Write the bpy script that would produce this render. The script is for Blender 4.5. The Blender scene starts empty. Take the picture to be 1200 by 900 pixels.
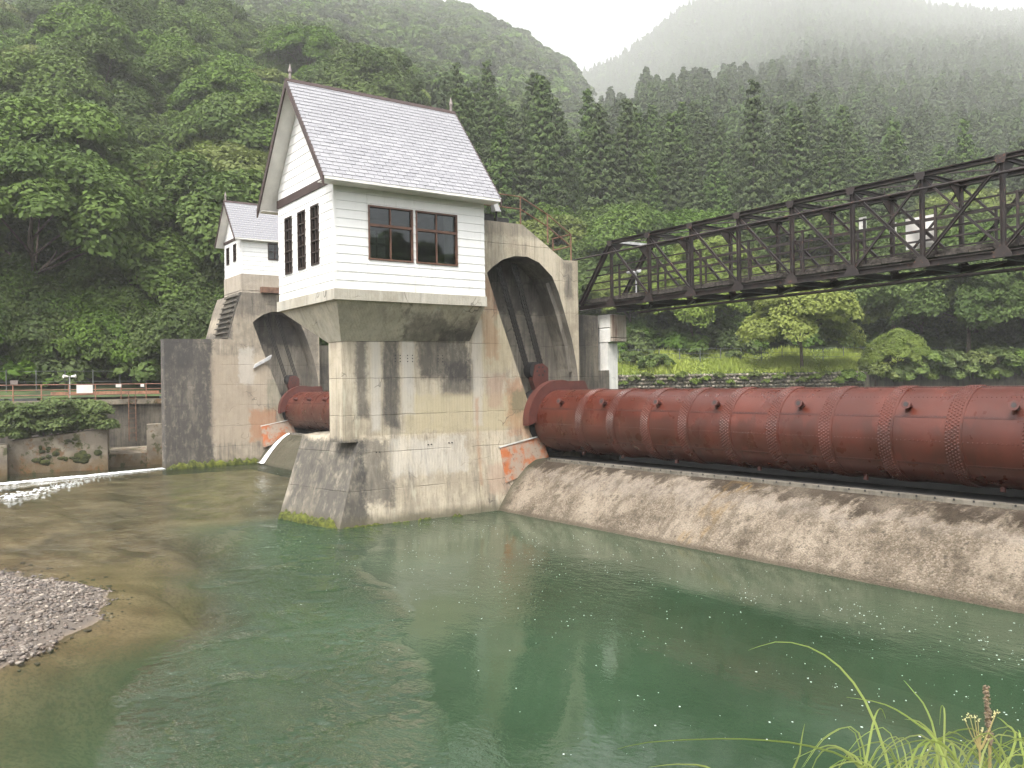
import bpy, bmesh, math, random
import numpy as np
from mathutils import Vector, Matrix
from mathutils.geometry import tessellate_polygon
R = math.radians
rng = random.Random(7)
nr = np.random.RandomState(11)
SC = bpy.context.scene
COL = SC.collection

# ------------------------------------------------------------------ camera, sky, sun, exposure
YAW, PITCH, ROLL, FPX = 0.6112728, 0.0022135, -0.0151947, 1006.81
CAMZ = 4.3
cd = bpy.data.cameras.new('camera'); cam = bpy.data.objects.new('camera', cd); COL.objects.link(cam)
cd.sensor_width = 36; cd.lens = 36 * FPX / 1200; cd.clip_start = .05; cd.clip_end = 5000
fw = Vector((-math.cos(YAW) * math.cos(PITCH), math.sin(YAW) * math.cos(PITCH), math.sin(PITCH)))
r0 = Vector((math.sin(YAW), math.cos(YAW), 0)); u0 = r0.cross(fw)
rt = math.cos(ROLL) * r0 + math.sin(ROLL) * u0; up = -math.sin(ROLL) * r0 + math.cos(ROLL) * u0
m = Matrix((rt, up, -fw)).transposed().to_4x4(); m.translation = (0, 0, CAMZ)
cam.matrix_world = m
SC.camera = cam

SUN_EL, SUN_AZ = R(57), R(148)          # azimuth of the sun's position, clockwise from +Y
w = bpy.data.worlds.new('World'); SC.world = w; w.use_nodes = True
wn = w.node_tree.nodes; wl = w.node_tree.links
bg = wn['Background']
sky = wn.new('ShaderNodeTexSky'); sky.sky_type = 'NISHITA'; sky.sun_disc = False
sky.sun_elevation = SUN_EL; sky.sun_rotation = SUN_AZ
sky.air_density = 1.0; sky.dust_density = 6.0; sky.ozone_density = 0.6
hs = wn.new('ShaderNodeHueSaturation'); hs.inputs['Saturation'].default_value = .12
wl.new(sky.outputs[0], hs.inputs['Color']); wl.new(hs.outputs[0], bg.inputs['Color'])
bg.inputs['Strength'].default_value = 0.15
sd = bpy.data.lights.new('sun', 'SUN'); sd.energy = 1.5; sd.angle = R(14); sd.color = (1, .94, .85)
sun = bpy.data.objects.new('sun', sd); COL.objects.link(sun)
sdir = Vector((math.sin(SUN_AZ) * math.cos(SUN_EL), math.cos(SUN_AZ) * math.cos(SUN_EL), math.sin(SUN_EL)))
sun.rotation_euler = sdir.to_track_quat('Z', 'Y').to_euler(); sun.location = (0, -20, 60)
vs = SC.view_settings; vs.view_transform = 'Standard'; vs.look = 'None'; vs.exposure = 1.5; vs.gamma = 1
cy = SC.cycles
cy.use_denoising = True; cy.denoiser = 'OPENIMAGEDENOISE'
cy.use_adaptive_sampling = True; cy.adaptive_threshold = .03
cy.max_bounces = 5; cy.diffuse_bounces = 2; cy.glossy_bounces = 2; cy.transmission_bounces = 3
cy.transparent_max_bounces = 8; cy.volume_bounces = 2; cy.caustics_reflective = False; cy.caustics_refractive = False

HAZE = 0.00058

# ------------------------------------------------------------------ node helpers
class NT:
    def __init__(s, name, disp=False):
        s.m = bpy.data.materials.new(name); s.m.use_nodes = True
        s.t = s.m.node_tree; s.t.nodes.clear()
        s.out = s.t.nodes.new('ShaderNodeOutputMaterial')
    def n(s, typ, ins=None, **at):
        nd = s.t.nodes.new(typ)
        for k, v in at.items(): setattr(nd, k, v)
        for k, v in (ins or {}).items(): s.put(nd.inputs[k], v)
        return nd
    def put(s, sock, v):
        if isinstance(v, bpy.types.NodeSocket): s.t.links.new(v, sock)
        elif isinstance(v, bpy.types.Node): s.t.links.new(v.outputs[0], sock)
        elif isinstance(v, (tuple, list)) and len(v) == 3 and sock.type == 'RGBA': sock.default_value = (*v, 1)
        else: sock.default_value = v
    def pos(s): return s.n('ShaderNodeNewGeometry').outputs['Position']
    def sep(s, v): return s.n('ShaderNodeSeparateXYZ', {0: v}).outputs
    def m2(s, op, a, b=None, c=None, clamp=False):
        nd = s.n('ShaderNodeMath', operation=op, use_clamp=clamp)
        s.put(nd.inputs[0], a)
        if b is not None: s.put(nd.inputs[1], b)
        if c is not None: s.put(nd.inputs[2], c)
        return nd.outputs[0]
    def vm(s, op, a, b):
        nd = s.n('ShaderNodeVectorMath', operation=op); s.put(nd.inputs[0], a); s.put(nd.inputs[1], b)
        return nd.outputs[0]
    def noise(s, vec, scale, detail=4, rough=.55, dist=0):
        return s.n('ShaderNodeTexNoise', {'Vector': vec, 'Scale': scale, 'Detail': detail, 'Roughness': rough, 'Distortion': dist}).outputs['Fac']
    def ramp(s, f, a, b, lo=0., hi=1.):
        return s.n('ShaderNodeMapRange', {0: f, 1: a, 2: b, 3: lo, 4: hi}, interpolation_type='SMOOTHSTEP').outputs[0]
    def mix(s, f, a, b, blend='MIX'):
        nd = s.n('ShaderNodeMix', data_type='RGBA', blend_type=blend)
        s.put(nd.inputs[0], f); s.put(nd.inputs[6], a); s.put(nd.inputs[7], b)
        return nd.outputs[2]
    def bump(s, h, strength=.3, dist=.02):
        return s.n('ShaderNodeBump', {'Height': h, 'Strength': strength, 'Distance': dist}).outputs[0]
    def pbsdf(s, col, rough=.7, normal=None, **kw):
        b = s.n('ShaderNodeBsdfPrincipled'); s.put(b.inputs['Base Color'], col); s.put(b.inputs['Roughness'], rough)
        if normal is not None: s.put(b.inputs['Normal'], normal)
        for k, v in kw.items(): s.put(b.inputs[k], v)
        s.t.links.new(b.outputs[0], s.out.inputs[0]); return b
    def surf(s, sh): s.put(s.out.inputs[0], sh); return s.m
    def rnd(s): return s.n('ShaderNodeObjectInfo').outputs['Random']

def simple(name, col, rough=.6, var=.25, scale=6, metallic=0, bump=.15):
    t = NT(name); p = t.pos()
    n = t.noise(p, scale, 5)
    c = t.mix(t.ramp(n, .3, .7), tuple(x * (1 - var) for x in col), tuple(min(1, x * (1 + var)) for x in col))
    t.pbsdf(c, rough, t.bump(t.noise(p, scale * 6, 3), bump, .01), Metallic=metallic)
    return t.m

def concrete(name, light=(.46, .42, .35), dark=(.23, .21, .18), patches=(), stain=.6, board=.12, joints=1.18, wet=True, streak_dark=(.055, .052, .05)):
    """formed concrete: board marks, lift joints, rain streaks, named stain and darkening patches (y0,y1,z0,z1,colour,amount,fuzz)"""
    t = NT(name); p = t.pos(); X, Y, Z = t.sep(p)[0:3]
    hv = t.m2('ADD', X, Y)
    big = t.noise(p, .55, 6, .6)
    col = t.mix(t.ramp(big, .32, .68), dark, light)
    mid = t.noise(p, 2.6, 6, .65)
    col = t.mix(t.ramp(mid, .35, .75, 0, .55), col, (light[0] * 1.12, light[1] * 1.1, light[2] * 1.02))
    sv = t.vm('MULTIPLY', p, (2.2, 2.2, .22))
    st = t.noise(sv, 1.3, 6, .62)
    stm = t.m2('MULTIPLY', t.ramp(st, .5, .66), t.ramp(t.noise(p, .4, 3), .38, .62))
    col = t.mix(t.m2('MULTIPLY', stm, stain), col, streak_dark)
    # fine drips
    wv = t.vm('MULTIPLY', p, (4.5, 4.5, .35)); col = t.mix(t.m2('MULTIPLY', t.ramp(t.noise(wv, 1.4, 6, .7), .48, .62), .42 * stain), col, tuple(x * .5 for x in dark))
    fv = t.vm('MULTIPLY', p, (9, 9, .5))
    col = t.mix(t.ramp(t.noise(fv, 1, 4), .56, .72, 0, .35 * stain), col, tuple(x * .35 for x in dark))
    col = t.mix(t.ramp(t.noise(p, 11, 7, .8), .54, .66, 0, .5 * stain), col, tuple(x * .42 for x in dark))
    pit = t.n('ShaderNodeTexVoronoi', {'Vector': p, 'Scale': 7.5}); pm = t.m2('MULTIPLY', t.ramp(pit.outputs['Distance'], .10, .05), t.ramp(t.sep(pit.outputs['Color'])[0], .72, .8))
    col = t.mix(t.m2('MULTIPLY', pm, .75), col, (.04, .036, .03))
    lv = t.vm('MULTIPLY', p, (1.1, 1.1, .16))
    col = t.mix(t.m2('MULTIPLY', t.ramp(t.noise(lv, 2.4, 5, .6), .58, .7), .45), col, tuple(min(.62, x * 1.3) for x in light))
    edge = t.m2('MULTIPLY', t.m2('SUBTRACT', t.noise(p, 1.7, 7, .7), .5), 1.0)
    edge2 = t.m2('MULTIPLY', t.m2('SUBTRACT', t.noise(p, 7, 5, .7), .5), .35)
    edge = t.m2('ADD', edge, edge2)
    for (y0, y1, z0, z1, c, amt, fuzz) in patches:
        dy = t.m2('SUBTRACT', t.m2('ABSOLUTE', t.m2('SUBTRACT', Y, (y0 + y1) / 2)), (y1 - y0) / 2)
        dz = t.m2('SUBTRACT', t.m2('ABSOLUTE', t.m2('SUBTRACT', Z, (z0 + z1) / 2)), (z1 - z0) / 2)
        dd = t.m2('ADD', t.m2('MAXIMUM', dy, dz), t.m2('MULTIPLY', edge, fuzz))
        mk = t.ramp(dd, .06, -.10 - fuzz * .12)
        gr = t.m2('MULTIPLY', t.ramp(t.noise(t.vm('MULTIPLY', p, (1, 1, .6)), 3.1, 8, .78), .33, .52, .62, 1), t.ramp(t.noise(t.vm('MULTIPLY', p, (1, 1, .3)), 1.1, 6, .7), .3, .5, .7, 1))
        col = t.mix(t.m2('MULTIPLY', t.m2('MULTIPLY', mk, gr), amt), col, c)
    # board marks and lift joints
    fr = t.m2('FRACT', t.m2('DIVIDE', hv, .105))
    bl = t.ramp(t.m2('ABSOLUTE', t.m2('SUBTRACT', fr, .5)), .42, .5)
    bl = t.m2('MULTIPLY', bl, t.ramp(mid, .35, .6))
    col = t.mix(t.m2('MULTIPLY', bl, board), col, tuple(x * .3 for x in dark))
    wob = t.m2('MULTIPLY', t.noise(p, 2.2, 3), .06)
    fj = t.m2('FRACT', t.m2('DIVIDE', t.m2('ADD', Z, t.m2('ADD', wob, .08)), joints))
    jl = t.ramp(t.m2('ABSOLUTE', t.m2('SUBTRACT', fj, .5)), .487, .498)
    jl = t.m2('MULTIPLY', jl, t.ramp(big, .35, .55))
    col = t.mix(t.m2('MULTIPLY', jl, .38), col, tuple(x * .22 for x in dark))
    # thin cracks
    vo = t.n('ShaderNodeTexVoronoi', {'Vector': t.vm('ADD', p, t.vm('MULTIPLY', t.n('ShaderNodeTexNoise', {'Vector': p, 'Scale': 1.5}).outputs['Color'], (.9, .9, .9))), 'Scale': .42}, feature='DISTANCE_TO_EDGE')
    ck = t.m2('MULTIPLY', t.ramp(vo.outputs['Distance'], .007, .002), t.ramp(t.noise(p, .8, 2), .52, .6))
    col = t.mix(t.m2('MULTIPLY', ck, .6), col, (.05, .045, .04))
    if wet:
        wl_ = t.ramp(t.m2('ADD', Z, t.m2('MULTIPLY', t.noise(p, 3, 4), .35)), .62, .22)
        col = t.mix(t.m2('MULTIPLY', wl_, .8), col, (.085, .075, .045))
    h = t.m2('ADD', t.m2('MULTIPLY', t.noise(p, 38, 5, .7), .4), t.m2('SUBTRACT', t.m2('MULTIPLY', mid, 1.4), t.m2('ADD', t.m2('MULTIPLY', bl, .35), t.m2('MULTIPLY', jl, 1.5))))
    t.pbsdf(col, .88, t.bump(t.m2('SUBTRACT', h, pm), .75, .03))
    return t.m

# ------------------------------------------------------------------ mesh helpers
class MB:
    def __init__(s): s.v = []; s.f = []
    def add(s, vs, fs):
        o = len(s.v); s.v += [tuple(v) for v in vs]; s.f += [tuple(i + o for i in f) for f in fs]; return s
    def box(s, lo, hi):
        x0, y0, z0 = lo; x1, y1, z1 = hi
        return s.add([(x0, y0, z0), (x1, y0, z0), (x1, y1, z0), (x0, y1, z0), (x0, y0, z1), (x1, y0, z1), (x1, y1, z1), (x0, y1, z1)],
                     [(0, 3, 2, 1), (4, 5, 6, 7), (0, 1, 5, 4), (1, 2, 6, 5), (2, 3, 7, 6), (3, 0, 4, 7)])
    def hexa(s, b, t):
        return s.add(list(b) + list(t), [(0, 3, 2, 1), (4, 5, 6, 7), (0, 1, 5, 4), (1, 2, 6, 5), (2, 3, 7, 6), (3, 0, 4, 7)])
    def bar(s, a, b, w, h, upv=(0, 0, 1)):
        a = Vector(a); b = Vector(b); d = (b - a).normalized(); upv = Vector(upv)
        if abs(d.dot(upv)) > .98: upv = Vector((0, 1, 0))
        sd = d.cross(upv).normalized() * w / 2; u = sd.cross(d).normalized() * h / 2
        return s.hexa([a - sd - u, a + sd - u, b + sd - u, b - sd - u], [a - sd + u, a + sd + u, b + sd + u, b - sd + u])
    def ibeam(s, a, b, w, h, th=.02, upv=(0, 0, 1)):
        a = Vector(a); b = Vector(b); d = (b - a).normalized(); upv = Vector(upv)
        if abs(d.dot(upv)) > .98: upv = Vector((0, 1, 0))
        sd = d.cross(upv).normalized(); u = sd.cross(d).normalized()
        s.bar(a, b, th, h - 2 * th - .002, u)
        for k in (-1, 1): s.bar(a + u * k * (h - th) / 2, b + u * k * (h - th) / 2, w, th, u)
        return s
    def tube(s, a, b, r, n=8, r2=None, caps=True):
        a = Vector(a); b = Vector(b); d = (b - a).normalized(); r2 = r if r2 is None else r2
        x = d.orthogonal().normalized(); y = d.cross(x)
        vs = [a + (x * math.cos(k * math.tau / n) + y * math.sin(k * math.tau / n)) * r for k in range(n)]
        vs += [b + (x * math.cos(k * math.tau / n) + y * math.sin(k * math.tau / n)) * r2 for k in range(n)]
        fs = [(k, (k + 1) % n, n + (k + 1) % n, n + k) for k in range(n)]
        if caps: fs += [tuple(range(n - 1, -1, -1)), tuple(range(n, 2 * n))]
        return s.add(vs, fs)
    def path(s, pts, r, n=6, r2=None):
        r2 = r if r2 is None else r2; k = len(pts) - 1
        for i in range(k):
            s.tube(pts[i], pts[i + 1], r + (r2 - r) * i / k, n, r + (r2 - r) * (i + 1) / k)
        return s
    def prism(s, poly, f0, f1):
        """poly: 2D points; f0/f1 map a 2D point to the two end faces"""
        n = len(poly); vs = [f0(*q) for q in poly] + [f1(*q) for q in poly]
        return s.add(vs, [tuple(range(n - 1, -1, -1)), tuple(range(n, 2 * n))] + [(k, (k + 1) % n, n + (k + 1) % n, n + k) for k in range(n)])

def finish(o, name):
    return o
def mesh_obj(name, mb, mat, parent=None, smooth=False, kind=None, label=None, fixn=True):
    me = bpy.data.meshes.new(name)
    off = Vector(parent['_w']) if parent is not None and '_w' in parent else Vector((0, 0, 0))
    me.from_pydata([(v[0] - off[0], v[1] - off[1], v[2] - off[2]) for v in mb.v], [], mb.f)
    if fixn:
        b = bmesh.new(); b.from_mesh(me); bmesh.ops.recalc_face_normals(b, faces=b.faces); b.to_mesh(me); b.free()
    me.materials.append(mat)
    if smooth: me.polygons.foreach_set('use_smooth', [True] * len(me.polygons))
    o = bpy.data.objects.new(name, me); COL.objects.link(o)
    if parent is not None:
        o.parent = parent; o['_w'] = tuple(off)
    if kind: o['kind'] = kind
    if label: o['label'] = label
    return o
def thing(name, label, cat, loc=(0, 0, 0), group=None):
    o = bpy.data.objects.new(name, None); COL.objects.link(o); o.location = loc; o.empty_display_size = .3
    o['label'] = label; o['category'] = cat; o['_w'] = tuple(loc)
    if group: o['group'] = group
    return o
def tag(o, label, cat, group=None):
    o['label'] = label; o['category'] = cat
    if group: o['group'] = group
    return o
def np_mesh(name, V, F, mats, tint=None, smooth=False):
    """V (n,3), F (m,k) arrays -> mesh, optional per-face tint"""
    me = bpy.data.meshes.new(name); V = np.asarray(V, np.float32); F = np.asarray(F, np.int32); k = F.shape[1]
    me.vertices.add(len(V)); me.vertices.foreach_set('co', V.ravel())
    me.loops.add(F.size); me.loops.foreach_set('vertex_index', F.ravel())
    me.polygons.add(len(F)); me.polygons.foreach_set('loop_start', np.arange(0, F.size, k, dtype=np.int32))
    me.polygons.foreach_set('loop_total', np.full(len(F), k, np.int32))
    if smooth: me.polygons.foreach_set('use_smooth', np.ones(len(F), bool))
    me.update(calc_edges=True)
    if tint is not None:
        a = me.attributes.new('tint', 'FLOAT', 'FACE'); a.data.foreach_set('value', np.asarray(tint, np.float32))
    for mm in mats: me.materials.append(mm)
    return me
def lk(name, me, parent=None):
    o = bpy.data.objects.new(name, me); COL.objects.link(o)
    if parent is not None: o.parent = parent
    return o

# ------------------------------------------------------------------ terrain shape
DMAX = 520
PE = [0, 3, 8, 20, 40, 70, 130, 250, 400, 540, 700, 1000, 1250, 1400]
PROF = {  # columns seen across the valley: height at distance PE behind the bank
 -900: [4, 4.4, 6, 13, 25, 43, 74, 134, 208, 275, 330, 400, 450, 480],
 300: [4, 4.4, 6, 13, 25, 43, 74, 134, 208, 275, 330, 400, 450, 480],
 450: [4.4, 4.8, 6, 11.5, 22, 39, 68, 122, 197, 266, 300, 350, 420, 450],
 560: [4.6, 5.0, 6, 11, 20, 36, 63, 113, 190, 262, 270, 300, 420, 420],
 600: [4.8, 5.2, 6, 11, 20, 35, 60, 108, 182, 250, 235, 280, 420, 420],
 680: [5, 5.6, 6.4, 10, 17, 30, 52, 92, 158, 217, 205, 300, 470, 430],
 700: [5, 5.6, 6.4, 10, 17, 31, 54, 92, 138, 178, 195, 330, 480, 440],
 730: [5, 5.6, 6.4, 10, 17, 29, 52, 95, 128, 150, 200, 345, 497, 450],
 760: [5, 5.6, 6.4, 10, 17, 29, 53, 103, 140, 162, 215, 370, 526, 470],
 810: [5, 5.6, 6.4, 10, 17, 29, 54, 105, 150, 185, 250, 410, 575, 520],
 950: [5, 5.6, 6.4, 10, 17, 28, 54, 102, 162, 222, 295, 455, 620, 580],
 1100: [5, 5.5, 6.2, 9, 14, 24, 48, 95, 156, 222, 292, 430, 568, 530],
 1200: [5, 5.4, 6, 8.5, 13, 23, 47, 94, 155, 222, 292, 428, 556, 520],
 1800: [5, 5.4, 6, 8.5, 13, 23, 47, 94, 155, 222, 292, 432, 590, 560]}
PU = sorted(PROF); PTAB = np.array([PROF[u] for u in PU], float)
CY, SY = math.cos(YAW), math.sin(YAW)
def ud(x, y):
    d = -CY * x + SY * y; s = SY * x + CY * y
    return 600 + FPX * s / np.maximum(d, 1e-3), d
def xy(u, d):
    t = (u - 600) / FPX
    return d * (-CY + t * SY), d * (SY + t * CY)
def dmin(u):
    t = (np.asarray(u, float) - 600) / FPX
    return np.minimum(57.5 / np.maximum(CY - t * SY, .05), 70 + np.maximum(0, t - .2) * 6)
def hill(u, d):
    u = np.asarray(u, float); d = np.asarray(d, float)
    e = np.clip(d - dmin(u), 0, PE[-1]); uu = np.clip(u, PU[0], PU[-1])
    i = np.clip(np.searchsorted(PU, uu, 'right') - 1, 0, len(PU) - 2)
    pu = np.array(PU, float); f = (uu - pu[i]) / (pu[i + 1] - pu[i])
    out = np.zeros(np.broadcast(u, d).shape)
    pe = np.array(PE, float); j = np.clip(np.searchsorted(pe, e, 'right') - 1, 0, len(pe) - 2)
    g = (e - pe[j]) / (pe[j + 1] - pe[j])
    a = PTAB[i, j] * (1 - g) + PTAB[i, j + 1] * g; b = PTAB[i + 1, j] * (1 - g) + PTAB[i + 1, j + 1] * g
    return a * (1 - f) + b * f + np.clip(e - 10, 0, 60) / 60 * (1.6 * np.sin(d * .11 + u * .013) + 1.1 * np.sin(d * .05 - u * .031))

mat_ground = NT('forest_floor')
_p = mat_ground.pos()
mat_ground.pbsdf(mat_ground.mix(mat_ground.ramp(mat_ground.noise(_p, .5, 6), .35, .65), (.03, .045, .015), (.07, .1, .03)), .95)
mat_ground = mat_ground.m

us = np.linspace(-900, 1800, 150); es = np.concatenate([np.linspace(0, 20, 12), np.linspace(24, 120, 26), np.linspace(130, 560, 34), np.linspace(580, 1400, 42)])
U, Eg = np.meshgrid(us, es, indexing='ij'); Dg = dmin(U) + Eg
Xg, Yg = xy(U, Dg); Zg = hill(U, Dg)
V = np.stack([Xg, Yg, Zg], -1).reshape(-1, 3); ne = len(es)
ii, jj = np.meshgrid(np.arange(len(us) - 1), np.arange(ne - 1), indexing='ij'); q = (ii * ne + jj).ravel()
F = np.stack([q, q + ne, q + ne + 1, q + 1], -1)
hills = lk('hillside', np_mesh('hillside', V, F, [mat_ground], smooth=True)); hills['kind'] = 'structure'

# ------------------------------------------------------------------ river: bed, water
def sstep(a, b, x): t = np.clip((x - a) / (b - a), 0, 1); return t * t * (3 - 2 * t)
def bedz(x, y):
    wob = .16 * np.sin(x * 1.1 + y * .7) + .10 * np.sin(x * 2.3 - y * 1.7) + .05 * np.sin(x * 4.7 + y * 3.9)
    qx = np.where(x > -19.5, (x + 19.5) / 4.7, (x + 19.5) / 6.0); qy = (y + 1.5) / 4.75
    qq = np.sqrt(qx ** 2 + qy ** 2)
    dist = (qq - 1) * 4.8 + wob
    up_ = .30 * (1 - np.exp(np.minimum(dist, 0) * .9))
    # a shelf of sand reaches upstream and towards the far pier, the pool lies on the pier's near side
    sx = sstep(-17.5, -22.5, x) * sstep(8.8, 5.2, y + .12 * (x + 22)); sx = np.maximum(sx, .9 * sstep(-14.2, -16.5, x) * sstep(6.0, 4.2, y) * sstep(1.5, 3.2, y))
    sx = np.maximum(sx, sstep(-25.5, -29, x))
    deep = 2.8 * (1 - .87 * sx); 
    dn = deep * (1 - np.exp(-np.maximum(dist, 0) / (1.4 + 2.2 * sx))) 
    dn = dn + np.maximum(dist, 0) * 0.04 * (dist < 3)
    near = sstep(-7.5, -12, x) * sstep(4.2, .8, y)       # sandy bank towards the lower left
    dn = dn * (1 - .66 * near)
    return np.where(dist < 0, up_, -dn) + .015 * np.sin(x * 7 + y * 5)
gx = np.linspace(-58, 6, 240); gy = np.linspace(-30, 18.6, 190)
GX, GY = np.meshgrid(gx, gy, indexing='ij'); BZ = bedz(GX, GY)
n2 = len(gy); ii, jj = np.meshgrid(np.arange(len(gx) - 1), np.arange(n2 - 1), indexing='ij'); q = (ii * n2 + jj).ravel()
F = np.stack([q, q + n2, q + n2 + 1, q + 1], -1)
t = NT('river_sand'); p = t.pos(); X, Y, Z = t.sep(p)[0:3]
c = t.mix(t.ramp(t.noise(p, .7, 6), .35, .65), (.21, .145, .085), (.36, .275, .175))
c = t.mix(t.ramp(t.noise(p, 14, 4, .7), .45, .6, 0, .5), c, (.10, .08, .06))
c = t.mix(t.ramp(Z, -.06, .04), c, (.115, .095, .078))
t.pbsdf(c, .9, t.bump(t.noise(p, 30, 4, .7), .6, .03)); mat_bed = t.m
bed = lk('riverbed', np_mesh('riverbed', np.stack([GX, GY, BZ], -1).reshape(-1, 3), F, [mat_bed], smooth=True)); bed['kind'] = 'structure'

def water_mat(name, deepc, use_depth=True):
    t = NT(name); p = t.pos(); X, Y, Z = t.sep(p)[0:3]
    # ripple field: calm pool below the weir, lively chutes on the left and down the middle
    big = t.noise(p, .16, 3, .5)
    tongue = t.ramp(t.m2('ABSOLUTE', t.m2('SUBTRACT', t.m2('ADD', t.m2('ADD', Y, t.m2('MULTIPLY', X, .388)), t.m2('MULTIPLY', big, 3.)), 1.2)), 2.4, .5)
    left = t.ramp(X, -21, -27)
    amp = t.m2('MAXIMUM', t.m2('MULTIPLY', t.ramp(big, .48, .62), .32), t.m2('MAXIMUM', t.m2('MULTIPLY', t.m2('MULTIPLY', tongue, t.ramp(t.noise(p, .9, 4), .38, .58, .25, 1)), 15.), t.m2('MULTIPLY', left, t.ramp(t.noise(t.vm('MULTIPLY', p, (.5, 1, 1)), .6, 4), .42, .62, 1.2, 5.))))
    amp = t.m2('ADD', amp, .06)
    v1 = t.vm('MULTIPLY', p, (1.0, 1.7, 1))
    w1 = t.noise(v1, 1.1, 3, .5, .6); w2 = t.noise(v1, 3.6, 4, .55, .8); w3 = t.noise(v1, 10, 3, .5, .4)
    h = t.m2('ADD', t.m2('MULTIPLY', w1, .55), t.m2('ADD', t.m2('MULTIPLY', w2, .32), t.m2('MULTIPLY', w3, .17)))
    h = t.m2('MULTIPLY', h, amp)
    nrm = t.bump(h, 1.0, .07)
    cl = t.mix(t.ramp(t.noise(p, .22, 4), .35, .65), deepc, tuple(x * 1.35 for x in deepc))
    body = t.n('ShaderNodeBsdfDiffuse', {'Color': cl})
    if use_depth:
        dp = t.n('ShaderNodeAttribute', attribute_name='depth').outputs['Fac']
        al = t.m2('SUBTRACT', 1., t.m2('POWER', 2.71828, t.m2('MULTIPLY', dp, -.8)))
        tr = t.n('ShaderNodeBsdfTransparent', {'Color': (.84, .84, .76, 1)})
        mx = t.n('ShaderNodeMixShader', {0: al, 1: tr, 2: body}).outputs[0]
    else: mx = body.outputs[0]
    fr = t.n('ShaderNodeFresnel', {'IOR': 1.333, 'Normal': nrm})
    gl = t.n('ShaderNodeBsdfGlossy', {'Color': (1, 1, 1, 1), 'Roughness': .015, 'Normal': nrm})
    t.surf(t.n('ShaderNodeMixShader', {0: fr, 1: mx, 2: gl}).outputs[0])
    return t.m
DEEP = (.024, .047, .025)
me = np_mesh('river_water', np.stack([GX, GY, np.zeros_like(GX)], -1).reshape(-1, 3), F, [water_mat('river_water', DEEP)], smooth=True)
a = me.attributes.new('depth', 'FLOAT', 'POINT'); a.data.foreach_set('value', np.maximum(0, -BZ).ravel().astype(np.float32))
wo = lk('river_water', me); wo['kind'] = 'structure'
# upstream pool, held back by the gates
mb = MB(); P = [(2, 19.55), (-57, 19.55)] + [xy(u, float(dmin(u)) + .4) for u in range(620, 1700, 60)] + [(30, 90), (30, 19.55)]
mb.add([(x, y, 3.55) for x, y in P], [tuple(range(len(P)))])
o = mesh_obj('reservoir_water', mb, water_mat('reservoir_water', DEEP, False)); o['kind'] = 'structure'
# near bank the photograph was taken from
mb = MB(); mb.box((-1.8, -60, -3), (60, 15.5, 2.5))
mat_bank = simple('bank_soil', (.07, .085, .03), .95, .4, 2)
o = mesh_obj('near_bank', mb, mat_bank); o['kind'] = 'structure'

# gravel bar stones
ico = []
b = bmesh.new(); bmesh.ops.create_icosphere(b, subdivisions=1, radius=1); IV = np.array([v.co[:] for v in b.verts]); IF = np.array([[v.index for v in f.verts] for f in b.faces]); b.free()
def stones(name, pts, smin, smax, mat, flat=.55, power=3.0):
    n = len(pts); s = smin + (smax - smin) * nr.rand(n) ** power
    Vs = []; 
    ang = nr.rand(n) * math.tau
    base = IV[None] * (1 + .22 * nr.randn(n, len(IV), 1))
    sc = np.stack([s * (.8 + .5 * nr.rand(n)), s * (.6 + .4 * nr.rand(n)), s * flat * (.7 + .5 * nr.rand(n))], -1)
    vv = base * sc[:, None, :]
    ca, sa = np.cos(ang)[:, None], np.sin(ang)[:, None]
    vv = np.stack([vv[..., 0] * ca - vv[..., 1] * sa, vv[..., 0] * sa + vv[..., 1] * ca, vv[..., 2]], -1) + np.asarray(pts)[:, None, :]
    Fs = (IF[None] + (np.arange(n) * len(IV))[:, None, None]).reshape(-1, 3)
    return np_mesh(name, vv.reshape(-1, 3), Fs, [mat], tint=np.repeat(nr.rand(n), len(IF)))
t = NT('river_pebble'); tn = t.n('ShaderNodeAttribute', attribute_name='tint').outputs['Fac']; p = t.pos()
cr = t.n('ShaderNodeValToRGB'); t.put(cr.inputs[0], tn)
el = cr.color_ramp.elements; el[0].color = (.045, .04, .038, 1); el[1].color = (.38, .33, .27, 1)
e = el.new(.35); e.color = (.11, .093, .083, 1); e = el.new(.6); e.color = (.17, .13, .105, 1); e = el.new(.85); e.color = (.21, .185, .16, 1)
c = t.mix(t.ramp(t.noise(p, 25, 3), .3, .7, 0, .4), cr.outputs[0], (.12, .10, .085))
t.pbsdf(c, .75, t.bump(t.noise(p, 60, 3), .3, .01)); mat_peb = t.m
px = nr.uniform(-27.5, -14.2, 60000); py = nr.uniform(-5, 4.2, 60000); pz = bedz(px, py)
k = (pz > -.10) & ((py > -2.5) | (px > -19)); k &= nr.rand(len(px)) < np.clip((pz + .06) * 7, .05, .95) * np.where(np.sin(px * 2.1 + np.sin(py * 3)) * np.sin(py * 2.7 + px) > .5, .35, 1)
pts = np.stack([px, py, pz + .004], -1)[k][:24000]
o = lk('gravel', stones('gravel', pts, .010, .062, mat_peb)); o['kind'] = 'stuff'; o['label'] = 'grey and brown river gravel on the low bar'; 
k = nr.rand(60) < 1
px = nr.uniform(-24, -15, 400); py = nr.uniform(-1, 3.6, 400); pz = bedz(px, py); k = (pz > .0)
for i in np.nonzero(k)[0][:26]:
    s = .06 + .06 * nr.rand()
    me = stones('stone', np.zeros((1, 3)), s, s * 1.01, mat_peb, .6)
    o = lk('river_stone', me); o.location = (px[i], py[i], pz[i] + s * .2)
    tag(o, 'larger rounded cobble lying on the gravel bar', 'stone', 'larger cobbles on the gravel bar')

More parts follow.
